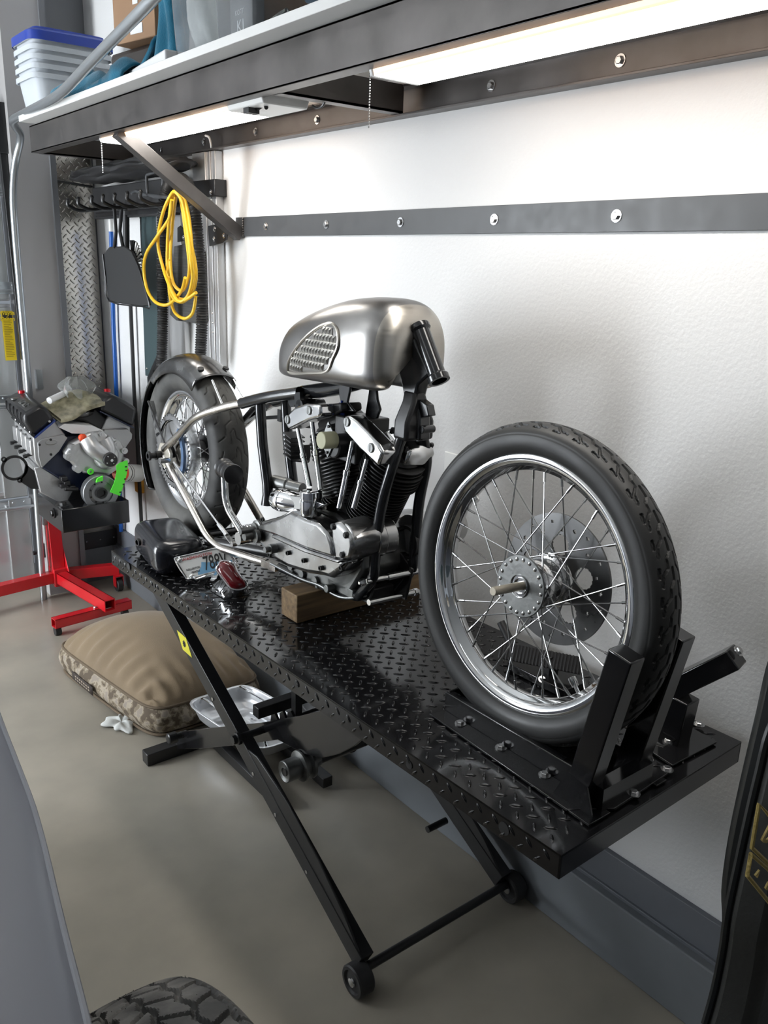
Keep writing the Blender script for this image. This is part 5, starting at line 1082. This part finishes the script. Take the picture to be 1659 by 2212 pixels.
# ================================================================= tool rack
rk=E('tool_rack','black steel tool rack with hooks on the far part of the wall under the shelf','tool rack',(-.05,3.8,2.1))
mb=MB(); mb.bb((-.055,3.28,2.085),(0,4.55,2.15)); mb.bb((-.10,3.45,2.03),(-.055,4.50,2.05)); R_('rack_bar',mb,M['satinblack'],rk,bevel=.003)
mb=MB(); mb.bb((-.09,3.60,2.02),(-.055,4.55,2.17)); R_('rack_back',mb,M['flatblack'],rk,bevel=.004)
mb=MB(); mb.hexbolt((-.056,3.31,2.10),(-1,0,0),.007,.006); R_('bolt',mb,M['zinc'],rk)
for y in (4.45,4.30,4.12,3.98,3.84,3.70,3.56): 
    mb=MB(); mb.tube(rnd([V((-.07,y,2.07)),V((-.20,y,2.05)),V((-.255,y,2.075)),V((-.25,y+.0,2.10))],.03,4),.0085,10); mb.ball((-.25,y,2.10),.010,8); R_('hook',mb,M['satinblack'],rk)
mb=MB(); xh=-.16
P=[un(x,y,'x',xh) for x,y in ((340,370),(316,378),(319,420),(335,426),(385,427))]; mb.tube(rnd(P,.015,4),.0065,10); P=[un(x,y,'x',xh+.03) for x,y in ((352,372),(352,425),(384,424))]; mb.tube(rnd(P,.015,4),.0065,10)
P=[un(x,y,'x',xh) for x,y in ((285,418),(295,412),(310,420),(385,430))]; mb.tube(rnd(P,.02,4),.008,10); R_('wire_hanger',mb,M['steelbar'],rk)
# dark bag stuffed above the rack
def tb_(i,j):
    a=2*PI*i; t=PI*j; k=1+.10*math.sin(5*a+3*t)+.07*math.sin(11*a); return V((-.135+(.115*math.sin(t)**.5*math.cos(a))*k,3.98+(-.60*math.cos(t)),2.214+.036*math.sin(t)**.5*math.sin(a)*k+.004*math.sin(j*40)))
mb=MB(); mb.grid(tb_,36,60,True,False); tag(O('folded_tarp',mb,M['flatblack'],smooth=70),'black folded tarp stuffed on top of the tool rack under the shelf','tarp')
# yellow cord coil
mb=MB(); xc=-.195
def C2(pts,x=xc,r=.0068,n=7,closed=True):
    P=[un(a,b,'x',x+.012*math.sin(i*1.7)) for i,(a,b) in enumerate(pts)]; mb.tube(spline(P,n,closed),r,10,closed)
C2([(383,414),(398,430),(408,470),(415,540),(420,590),(414,630),(395,652),(372,640),(362,590),(362,520),(368,450),(374,422)])
C2([(380,416),(395,440),(405,500),(412,560),(416,600),(405,640),(385,650),(365,615),(350,570),(341,520),(352,460),(370,420)],xc-.015)
C2([(384,418),(392,440),(402,510),(409,575),(404,610),(392,628),(374,610),(368,560),(371,500),(376,440)],xc+.012)
C2([(386,416),(400,450),(412,520),(423,580),(420,620),(404,645),(380,640),(366,600),(370,520),(378,440)],xc+.02)
C2([(371,432),(366,470),(340,510),(316,548),(311,585),(318,625),(333,650),(352,659),(370,654),(392,628),(400,600)],xc-.02,closed=False)
C2([(366,600),(366,630),(376,672),(398,688),(416,676),(423,640)],xc+.01,closed=False)
C2([(366,560),(364,610),(372,640),(395,650),(424,632)],xc,closed=False)
tag(O('extension_cord',mb,M['yellow'],smooth=60),'coiled yellow extension cord hanging from the black tool rack','cord')
# corrugated hose
xh=-.13; ctr=[un(a,b,'x',xh) for a,b in ((349,790),(351,700),(350,600),(350,520),(353,450),(362,405),(380,385),(402,394),(416,425),(424,480),(431,560),(436,640),(436,700),(432,790))]
ctr=spline(ctr,30); Ls=[0]
for a,b in zip(ctr[:-1],ctr[1:]): Ls.append(Ls[-1]+(b-a).length)
N=int(Ls[-1]/.0022); pts=[];rr=[];j=0
for k in range(N):
    t=Ls[-1]*k/(N-1)
    while j<len(Ls)-2 and Ls[j+1]<t: j+=1
    f=(t-Ls[j])/max(Ls[j+1]-Ls[j],1e-9); pts.append(ctr[j].lerp(ctr[j+1],min(f,1))); rr.append(.0225+.0028*math.sin(2*PI*t/.0105))
mb=MB(); mb.tube(pts,rr,16); tag(O('corrugated_hose',mb,M['hose'],smooth=50),'black corrugated hose draped over the tool rack behind the yellow cord','hose')
# rubber mat with slats
mb=MB(); mb.prism([un(a,b,'x',-.05) for a,b in ((376,532),(420,522),(441,545),(447,694),(440,702),(380,692),(367,680))],(.008,0,0)); ma=tag(O('rubber_mat',mb,M['mesh'],bevel=.002),'ribbed black rubber mat hanging behind the yellow cord','mat')
mb=MB()
for k in range(26):
    z=1.56+.30*k/25; mb.bb((-.0535,3.30,z),(-.050,3.66,z+.0045))
# dustpan
dp=E('dustpan','black dustpan hanging from the tool rack in front of the blue broom handle','dustpan',un(270,540,'x',-.20))
xd=-.20
mb=MB(); pan=[un(a,b,'x',xd) for a,b in ((222,549),(236,533),(268,532),(285,545),(298,575),(312,620),(322,660),(305,662),(235,652),(233,645),(228,600))]; mb.prism(pan,(.012,0,0)); O('pan',mb,M['flatblack'],dp,world=True,bevel=.004)
mb=MB(); e=[un(a,b,'x',xd-.004) for a,b in ((222,549),(228,600),(235,650),(306,662),(323,663),(312,620),(298,575),(284,545))]; mb.tube(spline(e,3),.0035,6); O('rolled_edge',mb,M['satinblack'],dp,world=True)
mb=MB(); mb.tube([un(a,b,'x',xd+.0) for a,b in ((246,440),(251,500),(247,535))],.008,10); O('handle',mb,M['satinblack'],dp,world=True)
br=E('hand_brush','black brush with a fan of pale bristles hanging behind the dustpan','brush',un(290,560,'x',-.14))
mb=MB()
for k in range(13):
    a=math.radians(95-k*11); c=un(288,568,'x',-.15); mb.beam(c+V((0,.03*0,0)),c+V((0,-math.cos(a)*.100,math.sin(a)*.100)),.006,.013,(1,0,0))
O('bristles',mb,M['satinblack'],br,world=True)
mb=MB()
for k in range(7):
    a=math.radians(62-k*13); c=un(288,568,'x',-.158); mb.cyl(c+V((0,-math.cos(a)*.060,math.sin(a)*.060)),c+V((0,-math.cos(a)*.103,math.sin(a)*.103)),.0042,6)
O('bristle_tips',mb,M['whiteplastic'],br,world=True)
mb=MB(); mb.tube([un(a,b,'x',-.14) for a,b in ((263,448),(259,500),(268,545),(275,575))],.0085,10); O('handle',mb,M['satinblack'],br,world=True)
mb=MB(); mb.tube([un(a,b,'x',-.09) for a,b in ((272,455),(273,540))],.016,12); mb.tube([un(a,b,'x',-.09) for a,b in ((272,448),(272,454))],.018,12); tag(O('flat_broom_handle',mb,M['flatblack']),'thick black handle with a yellow collar hanging on the tool rack','handle')
mb=MB(); mb.tube([un(a,b,'x',-.09) for a,b in ((272,444),(272,448))],.019,12); o=O('yellow_collar',mb,M['yellow'],bpy.data.objects['flat_broom_handle']); 
mb=MB(); a=V((-.07,4.60,2.02)); P=[un(240,500,'x',-.028),un(245,700,'x',-.028),un(252,860,'x',-.028)]; P.append(P[-1]+(P[-1]-P[0])*.9); mb.tube(P,.0115,12); tag(O('blue_broom_handle',mb,M['blue'],smooth=50),'blue broom handle standing against the wall behind the dustpan','broom handle')
mb=MB(); P=[un(238,455,'x',-.028),un(240,500,'x',-.028)]; mb.tube(P,.012,12); O('white_grip',mb,M['whiteplastic'],bpy.data.objects['blue_broom_handle'])
mb=MB(); P=[un(282,660,'x',-.03),un(290,850,'x',-.03),un(297,960,'x',-.03)]; P.append(P[-1]+(P[-1]-P[0]).normalized()*.75); mb.tube(P,.010,10); tag(O('black_pole',mb,M['flatblack']),'thin black pole standing against the white wall left of the rear wheel','pole')
mb=MB(); mb.prism([un(a,b,'x',-.07) for a,b in ((318,815),(343,757),(345,775),(330,800),(328,860),(320,858))],(.02,0,0)); tag(O('dark_wedge',mb,M['satinblack']),'dark angular tool standing behind the rear fender by the hose','tool')
# orange tag low on the wall
mb=MB(); p=un(299,1052,'x',-.02); mb.bb((-.03,p.y-.035,p.z-.03),(-.0,p.y+.03,p.z+.04)); tag(O('orange_hook',mb,mat('orange_plastic',(.7,.35,.05),.5),bevel=.004),'small orange hook on the white wall below the oil filter','hook')
# ================================================================= V8 engine on its stand
v8=E('car_engine','bare V8 car engine with black valve covers and green tape, on a red stand','engine',(-.30,4.35,.75))
Y8=4.12; ea=math.radians(5.5); EX=V((math.sin(ea),math.cos(ea),0))
def U8(x,y,dy=0): return un(x/5.027,820+y/5.027,'y',Y8)+EX*dy
def ext(pts,d0,d1,name,m,par=v8,bev=.006,sm=50,label=None):
    mb=MB(); P=[U8(x,y,d0) for x,y in pts]; mb.prism(P,EX*(d1-d0)); return O(name,mb,m,par,world=True,bevel=bev,smooth=sm,label=label)
ext([(640,760),(740,640),(1130,570),(1340,790),(1400,960),(1270,1230),(830,1230),(690,1110),(480,980)],.05,.52,'engine_block',M['engineblue'])
lh=ext([(375,630),(600,450),(735,620),(640,800),(455,985),(400,900)],.04,.52,'cylinder_head',M['whitealloy'])
rh=ext([(1205,400),(1450,525),(1450,650),(1340,800),(1130,570)],.05,.52,'cylinder_head',M['whitealloy'])
hp=ext([(420,700),(470,655),(700,605),(745,640),(650,790),(465,970),(430,850)],.02,.05,'head_plate',M['greyalloy'],bev=.002)
mb=MB(); a,b=U8(570,690,.019),U8(610,690,.019); mb.tube([a+V((.028*math.cos(k*PI/8)-.0,0,.012*math.sin(k*PI/8))) for k in range(16)],.0016,5,True); O('cast_emblem',mb,M['alloy'],hp)
for x,y in ((437,716),(563,822),(560,660)): mb=MB(); mb.lathe([(.006,0),(.006,.003)],U8(x,y,.019),(0,-1,0),14); O('bolt_hole',mb,M['ink'],hp)
rp=ext([(1120,600),(1150,555),(1400,545),(1450,600),(1445,650),(1340,800),(1250,760)],.02,.05,'head_plate',M['greyalloy'],bev=.002)
# valve covers
def vcover(pts,name,x):
    o=ext(pts,-.0,.50,name,M['satinblack'],bev=.018); return o
vl=vcover([(372,622),(598,435),(505,295),(420,275),(250,375),(262,470)],'valve_cover',0)
vr=vcover([(1085,345),(1455,520),(1495,315),(1360,225),(1230,160),(1120,215)],'valve_cover',1)
ext([(380,640),(602,452),(598,436),(372,624)],-.005,.50,'cover_gasket',mat('blue_gasket',(.03,.06,.25),.4),bev=0); ext([(1083,352),(1455,532),(1458,518),(1087,338)],.0,.50,'cover_gasket',M['engineblue'],bev=0)
# flange & ribs on the lit left side of the left cover
ext([(375,640),(330,600),(345,575),(385,600)],-.0,.50,'cover_flange',M['satinblack'],par=vl,bev=.002)
mb=MB()
for k in range(5):
    d_=.07+.095*k; a=U8(375,618,d_); b=U8(262,462,d_); mb.tube([a,b,U8(252,380,d_)],.0055,8)
O('cover_rib',mb,M['satinblack'],vl)
for k in range(4):
    mb=MB(); mb.hexbolt(U8(352,588,.04+.12*k),(0,0,1),.007,.006); O('cover_bolt',mb,M['zinc'],vl)
for x,y in ((535,452),): mb=MB(); mb.ball(U8(x,y,-.004),.007,8); O('cover_bolt',mb,M['zinc'],vl)
mb=MB(); c=U8(330,300,.30); tpn_=(U8(420,275,.2)-U8(250,375,.2)).normalized(); cc=(U8(420,275,.36)+U8(250,375,.36))*.5; mb.ball(cc,.030,14,(1,.8,.2)); O('cover_emblem',mb,M['dullalloy'],vl)
tn=tpn_.cross(EX).normalized(); tn=tn if tn.z>0 else -tn
cc=(U8(420,275,.17)+U8(250,375,.17))*.5+tn*.003
text('cover_lettering','RACING',.040,basis(cc,-EX,tpn_),M['dullalloy'],vl,ext=.002,world=False)
for x,y,d_,pr_ in ((420,272,.42,vl),(1250,165,.14,vr)):
    mb=MB(); mb.cyl(U8(x,y,d_)-V((0,0,.004)),U8(x,y,d_)+V((0,0,.010)),.016,16); O('red_cap',mb,M['red'],pr_)
# exhaust ports and studs on the left head
for k in range(4):
    d_=.09+.115*k; p=U8(388,770,d_); mb=MB(); mb.box(p+V((-.0,0,.02)),(.012,.012,.05)); O('port_slot',mb,M['ink'],lh)
    p=U8(395,850,d_); mb=MB(); mb.cyl(p,p+V((-.045,-.01,-.005)),.007,10); mb.cyl(p+V((-.03,-.008,-.004)),p+V((-.045,-.01,-.005)),.010,8); mb.cyl(p+V((0,.02,0)),p+V((-.03,.01,-.005)),.006,8); O('manifold_stud',mb,M['satinblack'],lh)
for k in range(4): mb=MB(); mb.bb(V(U8(392,800,.05+.115*k))+V((-.015,0,-.02)),V(U8(392,800,.05+.115*k))+V((.02,.075,.055))); O('exhaust_flange',mb,M['whitealloy'],lh,bevel=.006)
# front cover, pump, hub
fc=ext([(770,690),(850,650),(950,570),(1050,555),(1130,560),(1180,620),(1290,650),(1345,740),(1330,860),(1290,960),(1180,1030),(900,1010),(820,960),(740,870),(690,800)],-.02,.06,'front_cover',M['whitealloy'],bev=.012)
for x,y,r in ((780,730,.018),(740,830,.020),(1005,600,.016),(1085,580,.014),(1170,640,.018),(1250,690,.018),(1330,760,.016),(830,960,.018),(1350,870,.014),(910,720,.016)):
    mb=MB(); p=U8(x,y,-.02); mb.cyl(p+V((0,.03,0)),p+V((0,-.016,0)),r,16); mb.lathe([(r*.45,0),(r*.45,.004)],p+V((0,-.016,0)),(0,-1,0),12); O('pump_boss',mb,M['whitealloy'],fc)
mb=MB(); mb.tube(spline([U8(940,650,-.02),U8(980,720,-.045),U8(1060,780,-.05),U8(1130,825,-.05)],5),.042,14); mb.tube(spline([U8(1140,820,-.05),U8(1150,720,-.045),U8(1120,640,-.03)],5),.034,14); mb.ball(U8(1135,825,-.03),.065,20,(1,.7,1)); O('water_pump',mb,M['whitealloy'],fc,bevel=0)
mb=MB(); mb.cyl(U8(1135,825,-.06),U8(1135,825,-.115),.034,28); O('pump_hub',mb,M['flatblack'],fc,bevel=.003)
mb=MB(); mb.lathe([(.007,0),(.007,.006)],U8(1142,825,-.115),(0,-1,0),12); 
for k in range(4): mb.ball(U8(1135,825,-.115)+V((.023*math.cos(k*PI/2+.6),0,.023*math.sin(k*PI/2+.6))),.0035,8)
O('hub_bolt',mb,M['zinc'],bpy.data.objects['pump_hub'])
mb=MB(); mb.prism([U8(1000,1030,-.1),U8(1060,1000,-.1),U8(1060,1050,-.1),U8(990,1070,-.1)],(0,.012,0)); O('green_tape',mb,M['green'],fc); mb=MB(); mb.lathe([(.006,0),(.016,0),(.016,.008),(.006,.008)],U8(960,980,-.036),(0,-1,0),20,False); O('green_tape',mb,M['green'],fc,bevel=.002)
# damper
c=U8(1045,1190,-.05); dm=MB(); dm.lathe([(.030,-.0),(.045,-.0),(.045,.006),(.058,.008),(.060,.0),(.084,.0),(.087,.003),(.087,.05),(.03,.05)],c+V((0,-.03,0)),EX,48); dmo=O('crank_damper',dm,mat('satin_grey_steel',(.33,.34,.35),.35,metal=.8),v8,world=True,smooth=35)
for k in range(9): mb=MB(); a=2*PI*k/9; mb.lathe([(.0045,0),(.0045,.002)],c+V((.052*math.cos(a),-.0225,.052*math.sin(a))),(0,-1,0),12); O('damper_hole',mb,M['ink'],dmo)
mb=MB(); mb.lathe([(.019,0),(.028,0),(.028,.014),(.019,.014)],c+V((0,-.03,0)),(0,-1,0),28,False); mb.lathe([(.019,.002),(.0,.002)],c+V((0,-.03,0)),(0,-1,0),28,False); O('crank_snout',mb,M['satinblack'],dmo)
tgp=[(1220,850),(1305,822),(1312,880),(1300,960),(1275,1060),(1225,1200),(1120,1160),(1165,1060),(1190,950),(1185,880)]
tb=ext(tgp,-.125,-.122,'tape_strip',M['green'],bev=0)
mb=MB()
for x,y in ((1290,890),(1295,930),(1280,1020),(1265,1075),(1230,1160)): mb.box(U8(x,y,-.126),(.010,.001,.006))
O('tape_writing',mb,M['ink'],tb)
# gasket-valley items: manual and plastic bag (rest on the engine)
mb=MB(); 
def man(i,j):
    p=U8(500,330,.10)*(1-i)+U8(1110,250,.10)*i; q=U8(640,430,-.02)*(1-i)+U8(1140,230,-.02)*i; r=p*(1-j)+q*j; r.z+=.02*math.sin(i*3.2)+.0
    return r
P=[];F=[]
A8=[U8(x,y,.12) for x,y in ((500,300),(700,200),(930,150),(1120,200))]; B8=[U8(x,y,-.0) for x,y in ((660,430),(800,395),(950,300),(1140,240))]
A8,B8=spline(A8,6),spline(B8,6)
mb.add(A8+B8+[p-V((0,0,.018)) for p in A8]+[p-V((0,0,.018)) for p in B8],[(i,i+1,len(A8)+i+1,len(A8)+i) for i in range(len(A8)-1)]+[(2*len(A8)+i,3*len(A8)+i,3*len(A8)+i+1,2*len(A8)+i+1) for i in range(len(A8)-1)]+[(len(A8)+i,len(A8)+i+1,3*len(A8)+i+1,3*len(A8)+i) for i in range(len(A8)-1)])
tag(O('manual',mb,M['glossypaper'],smooth=60),'glossy printed manual lying across the top of the car engine','manual')
def pb_(i,j):
    a=2*PI*i; base_=[U8(800,170,.08),U8(900,60,.12)]; c=U8(880,140,.10); k=1+.25*math.sin(3*a+1)+.15*math.sin(7*a+4*j); return c+V((.075*math.cos(a)*k*math.sin(PI*(.15+.85*(1-j)*.6)),.05*math.sin(a)*k*(1-j*.8),-.02+.085*j+.02*math.sin(5*a)*(1-j)))
mb=MB(); mb.grid(pb_,36,12,True,False); o=O('plastic_bag',mb,M['plasticfilm'],smooth=40); tag(o,'crumpled clear plastic bag on top of the manual on the engine','plastic bag')
mb=MB(); mb.cyl(U8(560,245,.05),U8(780,180,.12),.016,14); tag(O('paper_roll',mb,M['paper']),'small white paper roll beside the plastic bag on the engine','paper roll')
mb=MB(); mb.ball(U8(900,380,.12),.065,20,(1.5,1.3,.6)); O('valley_cover',mb,M['fender'],v8,world=True)
ext([(640,520),(700,480),(1000,500),(1130,560),(1000,590),(780,585)],-.0,.12,'intake_gasket',M['paper'],bev=.002)
ext([(700,440),(1080,330),(1240,490),(1130,580),(960,480)],.06,.45,'lifter_valley',M['flatblack'],bev=.01)
mb=MB(); mb.ball(U8(885,620,-.02),.018,12,(1.2,1,1)); O('red_plug',mb,M['orange'],v8,world=True)
# oil filter pointing right
mb=MB(); a,b=U8(1310,1020,.02),U8(1570,1062,.10); dd=(b-a).normalized(); L_=(b-a).length*1.06
mb=MB(); mb.lathe([(.020,0),(.042,.006),(.046,.02),(.046,L_*.93),(.040,L_)],a,dd,36); of_=O('oil_filter',mb,M['filter'],v8,world=True)
mb=MB(); mb.lathe([(.034,-.012),(.040,-.006),(.043,.004),(.047,.020)],a-dd*.004,dd,36); O('filter_seal',mb,M['orange'],of_)
mb=MB(); 
for k in range(-3,4): mb.tube([a+dd*(L_*.28)+V((0,-.0468*math.cos(k*.25),.0468*math.sin(k*.25))),a+dd*(L_*.28+.012)+V((0,-.0468*math.cos(k*.25+.12),.0468*math.sin(k*.25+.12)))],.002,5)
mb.lathe([(.0464,.0),(.0466,.003),(.0464,.006)],a+dd*L_*.24,dd,36,False); mb.lathe([(.0464,.0),(.0466,.002),(.0464,.004)],a+dd*L_*.36,dd,36,False); O('filter_print',mb,M['ink'],of_)
# motor mount plate with the round opening, bellhousing side
rc8=U8(195,1000,.50)
mb=MB(); c=U8(198,1005,.10); mb.lathe([(.050,0),(.062,0),(.062,.008),(.050,.008),(.050,0)],c,(0,-1,0),40,False)
for x,y in ((80,912),(255,1140)): p=U8(x,y,.10); mb.lathe([(.006,0),(.013,0),(.013,.008),(.006,.008)],p,(0,-1,0),16,False)
P=[U8(x,y,.10) for x,y in ((320,960),(480,1090),(480,1240),(380,1235),(250,1150),(300,1060))]; mb.prism(P,(0,-.008,0)); O('mounting_plate',mb,M['flatblack'],v8,world=True)
ext([(400,985),(480,980),(690,1110),(830,1230),(740,1400),(470,1260)],.06,.50,'oil_pan',M['whitealloy'],bev=.004); ext([(830,1210),(1265,1210),(1290,1310),(1230,1380),(740,1400)],.06,.50,'oil_pan',M['satinblack'],bev=.004)  # lit left side of the pan put into its paler metal colour
ext([(80,780),(130,770),(130,850),(90,860)],.30,.40,'freeze_plug',M['dullalloy'])
mb=MB(); 
for x,y in ((700,1080),(730,1130),(790,1180),(690,1160)): mb.box(U8(x,y,.02),(.03,.04,.02))
mb.cyl(U8(700,1190,.0),U8(850,1190,.0),.010,10); O('timing_pointer',mb,M['satinblack'],v8,world=True,bevel=.003)
# stand
sd_=E('engine_stand','red engine stand with a black drip box and castor wheels, holding the car engine','engine stand',(-.39,4.58,0))
def s_(name,mb,m,**k): return O(name,mb,m,sd_,world=True,**k)
fl,fr_=un(665/5.027,1080+110/5.027,'y',4.02),un(1400/5.027,1080+12/5.027,'y',4.02); zb=un(680/5.027,1080+365/5.027,'y',4.02).z
mb=MB(); mb.bb((fl.x,4.02,zb),(fr_.x,4.40,fl.z)); bx=s_('drip_box',mb,M['black'],bevel=.004)
for dz in ((fl.z+zb)/2+.015,): mb=MB(); mb.hexbolt((fl.x-.001,4.14,dz),(-1,0,0),.017,.016); O('box_bolt',mb,M['satinblack'],bx)
mb=MB(); mb.hexbolt((fl.x+.03,4.08,fl.z),(0,0,1),.017,.022); O('box_bolt',mb,M['satinblack'],bx)
px_=un(118,1200,'y',4.58).x+.0
mb=MB(); mb.beam((px_+.01,4.58,.09),(px_+.01,4.62,.78),.065,.065,(0,1,0)); mb.cyl((px_+.0,4.62,.72),(px_+.08,4.36,.72),.04,20); mb.prism([(px_+.045,4.585,.16),(px_+.045,4.585,.30),(px_+.045,4.50,.16)],(.004,0,0)); s_('upright_post',mb,M['red'],bevel=.003)
mb=MB(); mb.bb((px_-.025,4.53,.075),(px_+.055,4.64,.175)); s_('socket',mb,M['red'],bevel=.003)
zt_=.125
mb=MB(); e1=un(238,1308,'z',zt_); 
def htube(a,b,w_,h_,name):
    m1=MB(); a,b=V(a),V(b); dv=(b-a).normalized(); sv=dv.cross(V((0,0,1))).normalized(); t_=.004
    for s in (-1,1): m1.beam(a+sv*(s*(w_/2-t_/2)),b+sv*(s*(w_/2-t_/2)),t_,h_); 
    for s in (-1,1): m1.beam(a+V((0,0,s*(h_/2-t_/2))),b+V((0,0,s*(h_/2-t_/2))),w_,t_)
    return s_(name,m1,M['red'])
htube((px_+.015,4.53,zt_),e1,.058,.062,'front_leg')
htube((e1.x-.27,e1.y+.06,.072),(e1.x+.14,e1.y+.10,.072),.05,.048,'front_crossbar')
mb=MB(); mb.bb((e1.x-.035,e1.y+.035,.094),(e1.x+.03,e1.y+.12,.100)); mb.hexbolt((e1.x-.05,e1.y+.08,.098),(0,0,1),.008,.008); s_('joint_bolt',mb,M['zinc'])
mb=MB(); mb.beam((px_,4.575,zt_),(-.98,4.50,zt_),.055,.06); s_('side_leg',mb,M['red'],bevel=.002)
cr=un(258,1247,'y',4.46)
mb=MB(); mb.beam((px_+.03,4.585,zt_),(-.095,4.50,zt_),.055,.06); s_('side_leg',mb,M['red'],bevel=.002)
for x,y in ((-.105,4.475),(-.94,4.48)):
    mb=MB(); mb.bb((x-.028,y-.02,.03),(x-.024,y+.02,.095)); mb.bb((x+.014,y-.02,.03),(x+.018,y+.02,.095)); mb.bb((x-.028,y-.025,.092),(x+.018,y+.025,.097)); s_('castor_fork',mb,M['red'])
    mb=MB(); mb.lathe([(.02,-.016),(.034,-.016),(.038,-.012),(.038,.012),(.034,.016),(.02,.016)],(x-.005,y,.038),(1,0,0),28); s_('castor_wheel',mb,M['flatblack'])
for x,y in ((e1.x-.25,e1.y+.07),(e1.x+.11,e1.y+.10)):
    mb=MB(); mb.lathe([(.01,-.014),(.024,-.014),(.0245,.014),(.01,.014)],(x,y,.0245),(1,0,0),24); s_('castor_wheel',mb,M['flatblack'])
mb=MB(); mb.cyl((px_-.04,4.66,.30),(px_-.04,4.66,.22),.018,14); mb.cyl((px_-.09,4.66,.25),(px_+.0,4.66,.25),.012,12); s_('locking_pin',mb,M['satinblack'])
# ================================================================= unseen ceiling lamps, added to brighten the garage
for k,(x,y) in enumerate(((-2.9,1.2),(-2.9,3.4))):
    L=E('added_ceiling_lamp','added unseen ceiling lamp brightening the open part of the garage','lamp',(x,y,3.36),group='added ceiling lamps')
    mb=MB(); mb.bb((x-.15,y-.6,3.33),(x+.15,y+.6,3.36)); O('diffuser',mb,M['addedlamp'],L,world=True,bevel=.01)
    mb=MB(); mb.bb((x-.17,y-.62,3.36),(x+.17,y+.62,3.40)); O('housing',mb,M['whiteplastic'],L,world=True)
